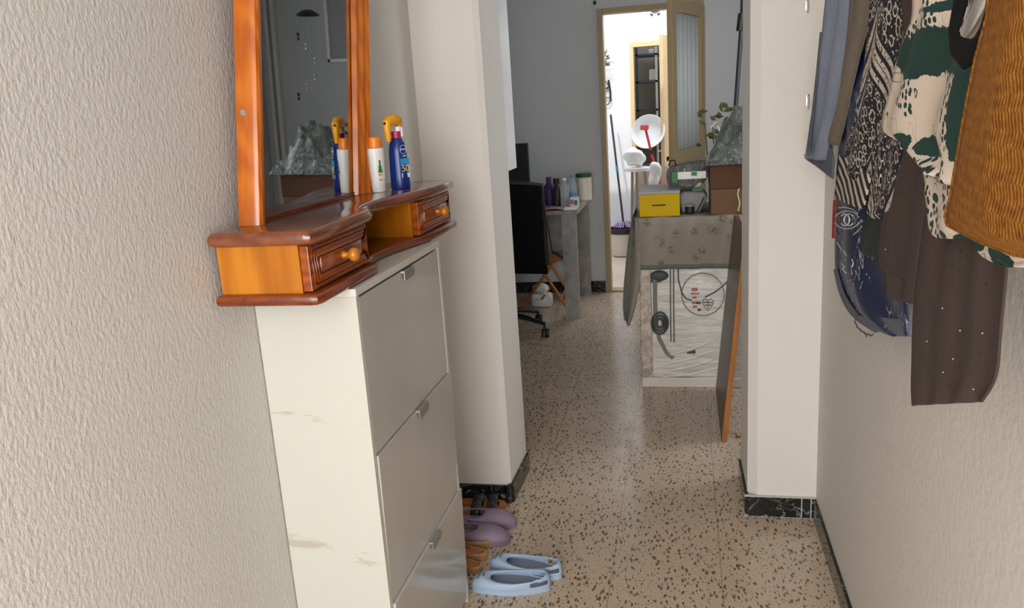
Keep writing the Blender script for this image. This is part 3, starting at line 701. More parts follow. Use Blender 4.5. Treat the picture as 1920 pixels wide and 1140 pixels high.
# cloth over the machine
cl = thing('table_cloth', 'faded floral cloth with grey green hem, draped over the wrapped washing machine', 'cloth', (0,4.2,.86))
zc = .860
def cloth_pt(i, j):      # i along x, j from top back over the front edge
    x = -.235 + .50*i
    if j < .45: return Vector((x*1.0, 4.48-(4.48-WY+.014)*(j/.45), zc+.003+.002*math.sin(x*40)))
    k = (j-.45)/.55; sl = 1-.07*k if i > .5 else 1
    return Vector((-.235+.50*i*(1-.08*k), WY-.018-.006*math.sin(x*34)*k-.003*math.sin(x*71+k*3), zc-.245*k))
B().grid(cloth_pt, 40, 30).obj('top_and_front', 'floral', cl, smooth=60, solid=.003)
def hem_pt(i, j):
    p = cloth_pt(i, .955+.05*j); p.y -= .003; return p
B().grid(hem_pt, 40, 3).obj('hem', 'hem', cl, smooth=60, solid=.003)
def side_pt(i, j):       # drape falling at the left corner, pointed
    L_ = [(-.250,.862),(-.270,.78),(-.288,.66),(-.305,.52),(-.312,.40),(-.305,.335)]; R_ = [(-.214,.862),(-.210,.78),(-.213,.66),(-.218,.54),(-.245,.42),(-.275,.33)]
    f = j*5; a = min(4,int(f)); t = f-a
    l = Vector(L_[a]).lerp(Vector(L_[a+1]), t); r_ = Vector(R_[a]).lerp(Vector(R_[a+1]), t); q = l.lerp(r_, i)
    return Vector((q.x, WY-.026+.028*math.sin(i*PI*1.9+.5)*(.3+j*.7)+.10*(1-i)*(1-.3*j), q.y))
B().grid(side_pt, 26, 30).obj('side_drape', 'floral', cl, smooth=60, solid=.003)
def sh(i, j):
    p = side_pt((.0 if i < .5 else 1), j) if False else side_pt(i*.14, j); p.y -= .004; return p
B().grid(sh, 4, 30).obj('hem', 'hem', cl, smooth=60, solid=.003)
def sb(i, j):
    p = side_pt(.10, 0); 
    return Vector((-.252+.004*math.sin(j*9), WY+.02+.44*i, zc+.002-.42*j))
B().grid(sb, 10, 12).obj('left_drop', 'hem', cl, smooth=60, solid=.003)

zt = zc+.006
yb = thing('storage_carton', 'small mustard yellow carton with grey lid and slot handle, on the floral cloth', 'box', (-.12,4.1,zt))
B().box((-.215,3.955,zt),(-.022,4.28,zt+.108),.002).obj('body', 'yellow', yb)
B().box((-.217,3.953,zt+.108),(-.020,4.29,zt+.122),.002).obj('lid', 'greylid', yb)
B().tube([(-.152,3.9545,zt+.055),(-.088,3.9545,zt+.055)], .0032, 8).obj('slot', 'gap', yb)
cb = thing('cardboard_box', 'brown cardboard box under crumpled clear plastic, at the doorway edge on the cloth', 'box', (.28,4.1,zt))
B().box((.124,3.96,zt),(.44,4.30,.985),.002).obj('body', 'card', cb)
B().box((.121,3.957,.986),(.443,4.303,1.095),.002).obj('lid', 'card2', cb)
b = B()
b.tube([ony(u,v,3.959) for u, v in ((1386,352),(1383,364),(1387,380),(1384,396))], .0035, 6, flat=((0,1,0),.3))
b.obj('printed_mark', 'yellowprint', cb)
def sheet(cx, cy, z0, sx, sy, h, seed, peak=(.0,.0)):
    def f(i, j):
        x, y = (i-.5)*2, (j-.5)*2; r_ = math.sqrt((x-peak[0])**2+(y-peak[1])**2)
        e = max(0, 1-max(abs(x),abs(y))**3)
        z = z0 + h*max(0, 1-r_*.72)**.8*e + .10*e*(noise.noise(Vector((x*2.6+seed,y*2.6,seed)))+.3) + .05*e*noise.noise(Vector((x*7,y*7,seed)))
        return Vector((cx+x*sx, cy+y*sy, max(z0+.002, z)))
    return f
b = B(); b.grid(sheet(.30,4.13,1.099,.20,.20,.25,3.1,(-.05,-.1)), 34, 34); tag(b.obj('plastic_sheet', 'film', smooth=35, solid=.0015), 'crumpled clear plastic sheeting heaped on the brown cardboard box', 'plastic sheet')
# grocery bag with green print
bg_ = thing('grocery_bag', 'clear and green printed plastic bag bulging between the yellow carton and the cardboard box', 'bag', (.03,4.13,zt))
def bagf(i, j):
    a = 2*PI*i; zz = [zt+.107,zt+.124,zt+.15,zt+.185,zt+.222,zt+.235]; rr = [.55,.85,1.0,1.02,.98,.9]
    f = j*5; k = min(4,int(f)); t = f-k; z = zz[k]+(zz[k+1]-zz[k])*t; r_ = rr[k]+(rr[k+1]-rr[k])*t
    n_ = 1+.10*noise.noise(Vector((math.cos(a)*2,math.sin(a)*2,z*9)))
    return Vector((.018+.098*r_*n_*math.cos(a), 4.15+.085*r_*n_*math.sin(a), z + .012*math.cos(a)))
B().grid(bagf, 40, 18, True).obj('body', 'film', bg_, smooth=50, solid=.0015)
b = B(); b.box((-.055,4.058,zt+.165),(.105,4.062,zt+.20)); b.obj('white_band', 'white', bg_)
for p_, q_ in (((.035,4.054,zt+.180),(.062,4.057,zt+.198)),((-.058,4.054,zt+.150),(-.03,4.057,zt+.20)),((.04,4.054,zt+.105),(.085,4.057,zt+.116))): B().box(p_, q_).obj('green_print', 'greenprint', bg_)
b = B(); b.box((-.015,4.09,zt+.115),(.09,4.17,zt+.17),.02); b.obj('packet_inside', 'foam_white', bg_)
b = B(); b.tube([(-.075,4.16,zt+.225),(-.066,4.16,zt+.25),(-.045,4.16,zt+.252),(-.040,4.16,zt+.225)], .004); b.obj('handle', 'black', bg_); B().tube([(.095,4.14,zt+.22),(.13,4.13,zt+.236)], .004).obj('handle', 'black', bg_)
gr = thing('grey_pouch', 'dark grey pouch slumped under the printed plastic bag', 'pouch', (.02,4.08,zt))
B().prism([(-.012,zt),(.075,zt),(.112,zt+.075),(.095,zt+.10),(.0,zt+.105),(-.030,zt+.088)], 4.05, 4.22, .01, 'y').obj('body', 'grey', gr, smooth=40)
B().tube([(.060,4.046,zt+.004),(.095,4.046,zt+.075)], .003).obj('seam', 'black', gr)
jr = thing('glass_jar', 'small dark glass jar with a pale lid, right of the yellow carton', 'jar', (.025,4.015,zt))
B().lathe([(0,.0),(.020,.0),(.022,.004),(.022,.030),(.018,.036),(0,.036)], (.025,4.015,zt)).obj('body', 'black', jr, smooth=40)
B().lathe([(0,.036),(.021,.036),(.021,.045),(0,.045)], (.025,4.015,zt)).obj('lid', 'clear', jr, smooth=40)
# dried olive plants behind the plastic
pt = thing('dried_plant', 'olive brown leafy plant poking up behind the cardboard box and plastic', 'plant', (.18,4.40,zt))
b = B(); random.seed(8)
for k in range(46):
    a = random.uniform(0,2*PI); s_ = Vector((.20+random.uniform(-.11,.11), 4.39+random.uniform(-.05,.06), 1.08+random.uniform(0,.27)))
    d = Vector((math.cos(a), .4*math.sin(a), random.uniform(-.2,.8))).normalized(); w_ = d.cross(Vector((0,1,.2))).normalized()
    l = random.uniform(.035,.06)
    vv = [b.bm.verts.new(s_), b.bm.verts.new(s_+d*l*.5+w_*.013), b.bm.verts.new(s_+d*l), b.bm.verts.new(s_+d*l*.5-w_*.013+Vector((0,.006,0)))]; b.face(vv)
b.obj('leaves', 'olive', pt, solid=.0015)
b = B()
for k in range(6): b.tube([(.18+.01*k,4.40,zt+.0), (.12+.035*k,4.39,1.13), (.11+.04*k,4.38,1.28-.02*(k%3))], .004, 6)
b.obj('stems', 'olive', pt)
rk = thing('wire_stand', 'thin pale metal T-shaped rod standing up left of the dried plant', 'rod', (.21,4.34,zt))
B().tube([ony(1376,300,4.34), ony(1345,237,4.34)], .006).tube([ony(1331,240,4.34), ony(1344,228,4.34)], .005).obj('rod', 'cream', rk)
B().box((.24,4.30,zt),(.30,4.36,1.10),.01).obj('foot', 'grey', rk)
# leaning board and pole
bd = thing('leaning_board', 'brown wooden board leaning on edge right of the washing machine', 'board', (.15,3.5,0))
def bdbox(x0, x1, y0, y1, z0, z1):
    Mx = Matrix.Translation((.140,0,0)) @ Matrix.Rotation(math.radians(5.6),4,'Y'); return B().box((x0,y0,z0),(x1,y1,z1),.001,Mx)
bdbox(0,.022,3.262,3.88,.003,.875).obj('panel', 'board', bd)
bdbox(.001,.024,3.255,3.263,.003,.875).obj('edge_strip', 'board_edge', bd)
B().tube([(.205,3.30,.008),(.245,3.33,.008)], .008).tube([(.245,3.33,.008),(.25,3.55,.4)], .008).obj('prop_leg', 'board_edge', bd)
pl_ = thing('long_pole', 'dark pole leaning on the back room wall, right of the glazed door', 'pole', (.29,5.2,0))
B().tube([ony(1375,262,5.0).lerp(ony(1392,25,5.0),-2.3)+Vector((0,0,0)), ony(1392,25,5.0), ony(1394,-60,5.0)], .013).obj('shaft', 'pole', pl_)
B().tube([ony(1390,25,4.985), ony(1386,58,4.985)], .018).obj('grip', 'black', pl_)

# ------------------------------------------------------------ desk corner
dk = thing('desk', 'grey stone-patterned desk with slab legs, beside the far wall', 'desk', (-1.3,5.6,0))
B().box((-1.95,5.27,.715),(-.690,6.02,.742),.002).obj('desk_top', 'desk', dk)
B().prism([(5.27,0),(5.32,0),(5.32,.715),(5.27,.715)], -.800, -.705, 0, 'x').obj('leg', 'desk', dk)
B().prism([(5.95,0),(6.01,0),(6.01,.715),(5.95,.715)], -.790, -.705, 0, 'x').obj('leg', 'desk', dk)
B().box((-1.95,5.27,0),(-1.87,5.32,.715)).obj('leg', 'desk', dk)
B().box((-1.95,5.95,0),(-1.87,6.01,.715)).obj('leg', 'desk', dk)
B().box((-1.87,6.005,.28),(-.79,6.02,.70)).obj('back_panel', 'desk', dk)
DZT = .7425
mo = thing('monitor', 'black computer monitor on the left part of the desk', 'monitor', (-1.25,5.72,DZT))
B().box((-1.62,5.72,.86),(-1.085,5.75,1.175),.006).obj('screen', 'black', mo)
B().box((-1.38,5.735,DZT),(-1.32,5.765,.90),.004).obj('stand', 'black', mo)
B().box((-1.46,5.66,DZT),(-1.24,5.84,DZT+.012),.004).obj('foot', 'black', mo)
def lathe_thing(name, label, cat, c, parts, z=DZT, sx=1, group=None):
    t = thing(name, label, cat, (c[0],c[1],z), 0, group)
    for pn, mt, pf in parts: B().lathe(pf, (c[0],c[1],z), sx=sx, n=20).obj(pn, mt, t, smooth=40)
    return t
bod = lambda r, h: [(0,.0),(r,.0),(r,h*.75),(r*.45,h*.93),(r*.4,h),(0,h)]
cap = lambda r, h, k: [(0,h),(r*.45,h),(r*.45,h+k),(0,h+k)]
lathe_thing('spray_bottle', 'purple bottle beside the black chair back on the desk', 'bottle', (-.93,5.62), [('body','purple',bod(.042,.165)),('cap','purple',cap(.042,.165,.03))])
lathe_thing('dark_bottle', 'dark navy bottle between the purple and clear bottles', 'bottle', (-.865,5.55), [('body','black',bod(.030,.15)),('cap','black',cap(.05,.15,.04))])
lathe_thing('water_bottle', 'tall clear plastic water bottle, left of the two on the desk', 'bottle', (-.80,5.48), [('body','clear',bod(.030,.18)),('cap','white',cap(.03,.18,.015))], group='clear bottles')
lathe_thing('water_bottle', 'clear plastic water bottle with the blue band, right of the two', 'bottle', (-.755,5.56), [('body','clear',bod(.030,.19)),('cap','skyprint',cap(.03,.19,.015)),('band','skyprint',[(.0305,.05),(.0308,.052),(.0308,.085),(.0305,.087)])], group='clear bottles')
lathe_thing('storage_jar', 'cream canister with a flat dark green lid, at the desk end', 'jar', (-.71,5.85), [('body','cream',[(0,0),(.055,0),(.055,.16),(.05,.165),(0,.165)]),('lid','greenlid',[(0,.166),(.060,.166),(.060,.190),(0,.192)])])
lathe_thing('small_tube', 'small white tube standing beside the chair back on the desk', 'tube', (-.955,5.36), [('body','white',[(0,0),(.018,0),(.018,.085),(.012,.09),(0,.09)]),('cap','grey',[(0,.09),(.012,.09),(.012,.105),(0,.105)])])
sb_ = thing('small_packet', 'small white packet with red and teal print at the desk corner', 'packet', (-.725,5.42,DZT))
B().box((-.755,5.40,DZT),(-.70,5.46,DZT+.07),.002).obj('body', 'cream', sb_)
B().box((-.753,5.398,DZT+.025),(-.73,5.40,DZT+.055)).obj('red_print', 'redprint', sb_); B().box((-.727,5.398,DZT+.02),(-.705,5.40,DZT+.05)).obj('teal_print', 'teal', sb_)
tag(B().box((-1.02,5.285,DZT),(-.93,5.40,DZT+.008),.002).obj('blue_booklet', 'teal'), 'teal blue booklet lying at the front of the desk', 'booklet')
tag(B().grid(lambda i,j: Vector((-.925+.14*i, 5.285+.10*j, DZT+.003+.016*math.sin(i*PI)*(.6+.4*math.sin(j*7)))), 16, 10).obj('pink_cloth', 'rose', smooth=60, solid=.003), 'crumpled pink cloth lying on the desk front edge', 'cloth')
tag(B().box((-.785,5.28,DZT),(-.70,5.36,DZT+.014),.003).obj('white_notepad', 'white'), 'small white notepad at the desk corner', 'notepad')
tag(B().box((-1.00,5.50,DZT),(-.965,5.57,DZT+.10),.003).obj('orange_packet', 'cork'), 'brown orange packet half hidden by the black chair back', 'packet')

# folding stool under the desk
st = thing('folding_stool', 'orange wooden folding stool pushed under the grey desk', 'stool', (-.95,5.62,0))
for y in (5.50,5.80):
    B().tube([(-1.16,y,.02),(-.90,y,.355)], .011).obj('leg', 'stoolwood', st); B().tube([(-1.03,y+.03,.355),(-.835,y+.03,.02)], .011).obj('leg', 'stoolwood', st)
for x, z in ((-.90,.345),(-1.03,.355),(-1.0,.09),(-.87,.09)): B().tube([(x,5.49,z),(x,5.84,z)], .009).obj('cross_bar', 'stoolwood', st)
B().box((-1.06,5.50,.358),(-.82,5.84,.372),.005).obj('seat', 'stoolwood', st)
tag(B().sphere((-1.03,5.62,.14), .055, (1.1,.8,.7)).box((-1.10,5.58,.0),(-.95,5.68,.10),.02).obj('white_bundle', 'white', smooth=60), 'pale bundle lying between the stool legs under the desk', 'bundle')
b = B(); b.tube([ony(1036,473,5.4), ony(1046,476,5.4), ony(1056,484,5.4)], .013, flat=((0,0,1),.8)); b.tube([ony(1036,474,5.4), (-.93,5.41,.718)], .004); tag(b.obj('hanging_strap', 'black', smooth=50), 'short black strap hanging under the desk near the slab leg', 'strap')

# office chair
ch = thing('office_chair', 'black mesh-back office chair, partly hidden behind the left door jamb', 'chair', (-1.18,4.95,0))
def backf(i, j):
    x = -1.33+.50*i; z = .44+.54*j; return Vector((x, 4.72+.06*(2*i-1)**2-.05*j+.02*math.sin(j*PI), z-.02*(2*i-1)**2))
B().grid(backf, 18, 16).obj('backrest', 'blackfab', ch, smooth=60, solid=.03)
B().tube([backf(0,1)+Vector((0,0,.01)), backf(.25,1)+Vector((0,0,.015)), backf(.5,1)+Vector((0,0,.018)), backf(.75,1)+Vector((0,0,.015)), backf(1,1)+Vector((0,0,.01)), backf(1,.6), backf(1,.1)], .016).obj('back_frame', 'black', ch, smooth=60)
B().box((-1.42,4.76,.43),(-.94,5.22,.50),.03).obj('seat', 'blackfab', ch, smooth=50)
for x in (-1.44,-.925):
    B().tube([(x,4.82,.45),(x+.01,4.86,.66),(x,5.08,.67)], .015).tube([(x,5.05,.67),(x,5.10,.50),(x,5.0,.45)], .012).obj('armrest', 'black', ch, smooth=50)
B().tube([(-1.18,4.97,.10),(-1.18,4.97,.44)], .028).obj('gas_lift', 'black', ch)
for k in range(5):
    a = math.radians(-24+72*k); e = Vector((-1.18+.30*math.cos(a), 4.97+.30*math.sin(a), .075))
    if k == 0: e = Vector((-.875,4.84,.085))
    B().tube([(-1.18,4.97,.12), ((-1.18+e.x)/2,(4.97+e.y)/2,.115), e], [.030,.022,.014], 8, flat=((0,0,1),.8)).obj('base_leg', 'black', ch, smooth=50)
    cs = B().lathe([(0,-.012),(.026,-.012),(.028,-.006),(.028,.006),(.026,.012),(0,.012)], (e.x+.015,e.y-.01,.0285), Matrix.Rotation(PI/2,4,'Y'))
    cs.lathe([(0,-.004),(.026,-.004),(.026,.004),(0,.004)], (e.x-.012,e.y-.01,.0285), Matrix.Rotation(PI/2,4,'Y')); cs.tube([e, e+Vector((0,-.01,-.045))], .008)
    cs.obj('caster', 'black', ch, smooth=50)
# hanging white cupboard beside the jamb
wc = thing('wall_cupboard', 'white wall cupboard seen as a narrow strip beside the left door jamb', 'cupboard', (-1.0,3.3,1.18))
B().box((-1.30,2.935,1.185),(-.664,3.24,2.25),.003).obj('body', 'white', wc)
B().box((-1.28,3.24,1.20),(-.985,3.256,2.235),.002).obj('door', 'white', wc); B().box((-.98,3.24,1.20),(-.684,3.256,2.235),.002).obj('door', 'white', wc)
tag(B().sphere(ony(1115,5,RY-.012), .012, (1,.8,1.2), 2).obj('wall_hook', 'black'), 'small black hook on the far wall above the patio door frame', 'hook')

# things only the mirror shows
wcx = thing('wind_chime', 'wind chime with dark dome and dangling beads, seen in the mirror', 'wind chime', (.705,5.0,2.0))
B().lathe([(0,.03),(.03,.03),(.055,.016),(.075,0),(.070,-.003),(.05,.008),(.0,.02)], (.705,5.0,2.005)).obj('dome', 'black', wcx, smooth=40)
b = B(); b.tube([(.705,5.0,2.035),(.705,5.0,2.5)], .0015, 5)
for x, z0, z1 in ((.781,1.90,1.85),(.731,1.84,1.80),(.676,1.75,1.70),(.685,1.67,1.60),(.744,1.60,1.55),(.81,1.54,1.48)): b.tube([(.705+(x-.705)*.5,5.0,2.0),(x,5.0,z0)], .0006, 5)
b.obj('cord', 'grey', wcx)
for x, z in ((.781,1.88),(.731,1.82),(.676,1.73),(.685,1.63),(.744,1.57),(.81,1.51)):
    B().sphere((x,5.0,z+.012), .010, (1,1,1.3), 2).sphere((x,5.0,z-.014), .008, (1,1,1.5), 2).obj('bead', 'steel' if x < .75 else 'black', wcx)
pc = thing('framed_panel', 'white framed panel hanging on the back room wall, seen in the mirror', 'picture', (.97,RY-.02,1.77))
B().box((.80,RY-.03,1.77),(.825,RY-.002,2.40),.003).box((1.035,RY-.03,1.77),(1.06,RY-.002,2.40),.003).box((.80,RY-.03,1.77),(1.06,RY-.002,1.795),.003).box((.80,RY-.03,2.375),(1.06,RY-.002,2.40),.003).obj('frame', 'white', pc)
B().box((.825,RY-.012,1.795),(1.035,RY-.003,2.375)).obj('panel', 'greylid', pc)
struct(B().box((1.47,RY-.05,0),(1.50,RY,2.5),.004).box((1.53,RY-.04,0),(1.56,RY,2.5),.004), 'trim_1', 'smooth')

# ------------------------------------------------------------ patio things
def Pt(u, v, y): return ony(u, v, y)
bk = thing('mop_bucket', 'cream bucket with black rim, on the patio floor under the mop', 'bucket', (-.56,7.6,0))
B().lathe([(0,.003),(.105,.003),(.112,.02),(.128,.22),(.124,.222),(.108,.02),(0,.016)], (-.565,7.60,0)).obj('body', 'cream', bk, smooth=40)
B().lathe([(.122,.215),(.138,.215),(.138,.262),(.128,.265),(.122,.262)], (-.565,7.60,0)).obj('rim', 'black', bk, smooth=40)
mp_ = thing('mop', 'mop with black pole and lavender head, propped in the bucket', 'mop', (-.565,7.6,.25))
pa, pb = Vector((-.565,7.60,.30)), Pt(1145,215,7.75)
B().tube([pa, pa.lerp(pb,.48)], .010).obj('pole', 'pole', mp_); B().tube([pa.lerp(pb,.52), pb], .010).obj('pole', 'pole', mp_); B().tube([pa.lerp(pb,.47), pa.lerp(pb,.53)], .013).obj('joint', 'skyprint', mp_)
b = B(); random.seed(3)
for k in range(36):
    a = random.uniform(0,2*PI); r_ = random.uniform(.04,.105); b.tube([(-.565,7.60,.31), (-.565+r_*.6*math.cos(a),7.60+r_*.6*math.sin(a),.315), (-.565+r_*math.cos(a),7.60+r_*math.sin(a),.272)], .007, 5)
b.obj('strands', 'lavender', mp_, smooth=60)
vt = thing('wall_vent', 'round dark wall vent with a ring of slots, high on the patio wall', 'vent', (Pt(1228,8,PY).x,PY,Pt(1228,8,PY).z))
vc = Pt(1228,10,PY-.01)
B().lathe([(0,-.012),(.055,-.012),(.06,0),(.06,.01),(0,.01)], vc, Matrix.Rotation(PI/2,4,'X')).obj('hub', 'pole', vt, smooth=40)
b = B()
for k in range(8):
    a = math.radians(22+45*k); b.tube([vc+Vector((.085*math.cos(a-.16),0,.085*math.sin(a-.16))), vc+Vector((.085*math.cos(a+.16),0,.085*math.sin(a+.16)))], .006, 6)
b.obj('slots', 'black', vt)
ph = thing('plant_bracket', 'black scrolled metal bracket fixed to the patio wall at left', 'bracket', tuple(Pt(1142,180,PY)))
b = B(); y_ = PY-.02
b.tube([Pt(1141,150,y_),Pt(1144,170,y_),Pt(1145,190,y_)], .009); b.tube([Pt(u,v,y_-.01) for u,v in ((1144,190),(1140,196),(1134,196),(1128,192))], .005)
b.tube([Pt(1143,163,y_),Pt(1136,166,y_),Pt(1130,174,y_)], .009); b.tube([Pt(u,v,y_) for u,v in ((1130,152),(1134,150),(1138,155),(1142,163))], .004); b.tube([Pt(1144,183,y_),Pt(1128,183,y_)], .005)
b.obj('ironwork', 'black', ph, smooth=50)
pp = thing('patio_plant', 'sprig of grey green leaves against the bright patio wall', 'plant', tuple(Pt(1135,112,PY-.1)))
b = B(); random.seed(5)
for k in range(30):
    p0 = Pt(random.uniform(1122,1138),random.uniform(100,122),PY-.12); a = random.uniform(-.5,2); d = Vector((math.cos(a),.2,math.sin(a)))*random.uniform(.03,.06); w_ = Vector((-d.z,0,d.x)).normalized()*.008
    vv = [b.bm.verts.new(p0), b.bm.verts.new(p0+d*.5+w_), b.bm.verts.new(p0+d), b.bm.verts.new(p0+d*.5-w_+Vector((0,.004,0)))]; b.face(vv)
b.tube([Pt(1126,112,PY-.12),Pt(1140,116,PY-.12),Pt(1152,117,PY-.12)], .002, 5); b.tube([Pt(1126,118,PY-.12),Pt(1130,130,PY-.1),Pt(1126,150,PY-.03)], .003, 5)
b.obj('leaves', 'olive', pp, solid=.001)
ba = thing('clay_barrel', 'brown clay urn standing in the patio behind the white basin', 'urn', (-.262,7.2,0))
B().lathe([(0,0),(.13,0),(.17,.10),(.19,.35),(.185,.62),(.15,.80),(.12,.86),(.10,.86),(.12,.78),(0,.6)], (-.262,7.20,0), sx=.95).obj('body', 'pot', ba, smooth=40)
bs = thing('washing_basin', 'round white plastic basin leaning on top of the clay urn', 'basin', (-.29,7.2,.95))
bm4 = Matrix.Rotation(math.radians(70),4,'X') @ Matrix.Rotation(math.radians(-12),4,'Y')
B().lathe([(0,-.03),(.13,-.03),(.16,.03),(.180,.045),(.175,.05),(.155,.035),(.125,-.02),(0,-.02)], (-.290,7.20,1.14), bm4, sx=.84, sy=.84).obj('bowl', 'white', bs, smooth=40)
def bagb(c, r_, s_, seed):
    b = B(); b.sphere(c, r_, s_, 4)
    for v in b.bm.verts: v.co += (v.co-Vector(c)).normalized()*.05*noise.noise(v.co*14+Vector((seed,0,0)))
    return b
TY = 6.72; TZ = ony(1200,313,TY).z; TX = ony(1196,313,TY).x
sto = thing('patio_table', 'small white patio table holding crumpled white bags', 'table', (TX,TY,0))
B().lathe([(0,TZ-.03),(.11,TZ-.03),(.115,TZ-.02),(.115,TZ-.004),(0,TZ)], (TX,TY,0)).obj('table_top', 'white', sto, smooth=40)
for k in range(3): a = 2*PI*k/3+.4; B().tube([(TX+.06*math.cos(a),TY+.06*math.sin(a),TZ-.03),(TX+.10*math.cos(a),TY+.10*math.sin(a),0)], .012).obj('leg', 'grey', sto)
tag(bagb((TX-.02,TY,TZ+.082), .08, (1,.9,1), 1).obj('white_bag', 'white', smooth=60), 'rounded white plastic bag on the patio table, beside the door frame', 'bag')
tag(bagb((TX+.15,TY-.12,TZ-.05), .05, (1,.8,1.6), 6).obj('white_bag', 'white', smooth=60), 'smaller slumped white plastic bag, right of the rounded one', 'bag')
rb = thing('red_brush', 'red handled brush standing head up against the bright patio doorway', 'brush', (-.25,6.95,0))
B().tube([Pt(1210,240,7.0), Pt(1222,290,7.0), Pt(1238,345,7.0), Pt(1262,450,7.0)], .011).obj('handle', 'red', rb, smooth=50); B().box(Pt(1201,244,7.01), Pt(1216,234,6.98), .006).obj('head', 'red', rb); B().tube([Pt(1220,281,7.0), Pt(1223,289,7.0)], .014).obj('grip', 'black', rb)
sf = thing('shed_shelf', 'dark shelf rack with cream boxes, inside the doorway across the patio', 'shelf', (-.1,9.3,0))
for z in (.5,.95,1.30,1.60,1.88): B().box((-.50,9.15,z),(.35,9.55,z+.02)).obj('shelf_board', 'pole', sf)
for x in (-.50,-.29,.33): B().box((x,9.15,0),(x+.025,9.18,2.1)).obj('upright', 'cream' if x == -.29 else 'pole', sf)
for k, (x, z, w_, h_) in enumerate(((-.24,1.62,.16,.13),(-.36,1.90,.06,.05),(-.24,1.90,.18,.14),(-.36,1.62,.07,.12),(-.22,1.32,.16,.17),(-.20,.97,.16,.2))):
    tag(B().box((x,9.22,z),(x+w_,9.42,z+h_),.01).obj('cream_box', 'cream'), ('cream box on the middle shed shelf, right of the upright','tiny cream box on the top shed shelf','cream box at the top right of the shed rack','narrow cream box left of the shed rack upright','cream box on the third shed shelf from the top','cream box on the lowest visible shed shelf')[k], 'box')

# ------------------------------------------------------------ clothes on the right wall
rack = thing('coat_rack', 'coat rack board with hooks high on the right wall, above the picture', 'coat rack', (XR-.01,1.4,1.86))
B().box((XR-.02,.55,1.83),(XR-.001,2.35,1.90),.004).obj('board', 'pine_dark', rack)
HK = {}
def hook(y, xo):
    B().tube([(XR-.02,y,1.86),(xo,y,1.84),(xo-.012,y,1.855),(xo-.014,y,1.875)], .005).obj('hook', 'steel', rack, smooth=50)
def smoothl(P, t):
    f = t*(len(P)-1); a = min(len(P)-2, int(f)); k = f-a; g = lambda i: P[max(0, min(len(P)-1, i))]
    p0, p1, p2, p3 = g(a-1), g(a), g(a+1), g(a+2)
    return tuple(.5*((2*p1[q]) + (-p0[q]+p2[q])*k + (2*p0[q]-5*p1[q]+4*p2[q]-p3[q])*k*k + (-p0[q]+3*p1[q]-3*p2[q]+p3[q])*k**3) for q in (0,1))
def lerpl(P, t):
    f = t*(len(P)-1); a = min(len(P)-2, int(f)); k = f-a; return (P[a][0]+(P[a+1][0]-P[a][0])*k, P[a][1]+(P[a+1][1]-P[a][1])*k)
def hang(b, x, left, right, hy=None, folds=3, amp=.008, nu=26, nv=44, ph=0.0, tw=.35, sm=True):
    Lp = [onx(u,v,x) for u, v in left]; Rp = [onx(u,v,x) for u, v in right]
    Lp = [(p.y,p.z) for p in Lp]; Rp = [(p.y,p.z) for p in Rp]
    if hy is not None:
        Lp = [(hy+.025,1.86),(hy*.4+Lp[0][0]*.6+.01,(1.86+Lp[0][1])/2)] + Lp; Rp = [(hy-.025,1.86),(hy*.4+Rp[0][0]*.6-.01,(1.86+Rp[0][1])/2)] + Rp
    def f(i, j):
        G = smoothl if sm else lerpl; l = G(Lp, j); r_ = G(Rp, j); y = l[0]+(r_[0]-l[0])*i; z = l[1]+(r_[1]-l[1])*i
        g = amp*math.sin(i*2*PI*folds+ph+tw*j*4) + amp*.5*noise.noise(Vector((i*4+ph,j*5,ph)))
        e = min(1, j*6) if hy is not None else 1
        return Vector((x+g*(.25+.75*e), y, z))
    b.grid(f, nu, nv); return f
def garment(name, label, cat, x, left, right, mat, hy=None, part='cloth_panel', **kw):
    b = B(); f = hang(b, x, left, right, hy, **kw)
    c = onx(*left[0], x); t = thing(name, label, cat, (x, c.y, c.z))
    b.obj(part, mat, t, smooth=70, solid=.0025)
    if hy is not None: hook(hy, x+.006)
    t['_x'] = x; del t['_x']
    return t, f
# grey-blue garment
t, f = garment('hanging_shirt', 'grey blue cotton shirt hanging farthest along the right wall', 'shirt', .345, [(1545,-8),(1530,110),(1518,220),(1506,296)], [(1598,-8),(1584,110),(1566,220),(1552,302)], 'bluegrey', hy=2.05, folds=2.2, amp=.010)
b = B(); hang(b, .350, [(1508,290),(1512,300),(1520,306)], [(1556,270),(1566,300),(1565,336)], folds=.5, amp=.003, nu=12, nv=12); b.obj('lining', 'bluegrey_dark', t, smooth=70, solid=.002)
b = B(); hang(b, .333, [(1538,60),(1524,190),(1512,285)], [(1541,60),(1528,190),(1517,296)], folds=.5, amp=.001, nu=4, nv=20); b.obj('seam', 'bluegrey_dark', t, solid=.002)
garment('olive_scarf', 'narrow olive tan knitted scarf between the grey blue shirt and blue satin', 'scarf', .338, [(1592,-8),(1580,110),(1566,200),(1549,262)], [(1635,-8),(1607,110),(1590,190),(1570,275)], 'tan', hy=1.93, folds=1.2, amp=.005)
t, f = garment('satin_scarf', 'bright blue satin scarf, mostly hidden by the black and white scarf', 'scarf', .362, [(1612,-8),(1600,60),(1586,150),(1578,235)], [(1640,-8),(1632,60),(1618,150),(1605,240)], 'satin', hy=1.84, folds=1.3, amp=.005)
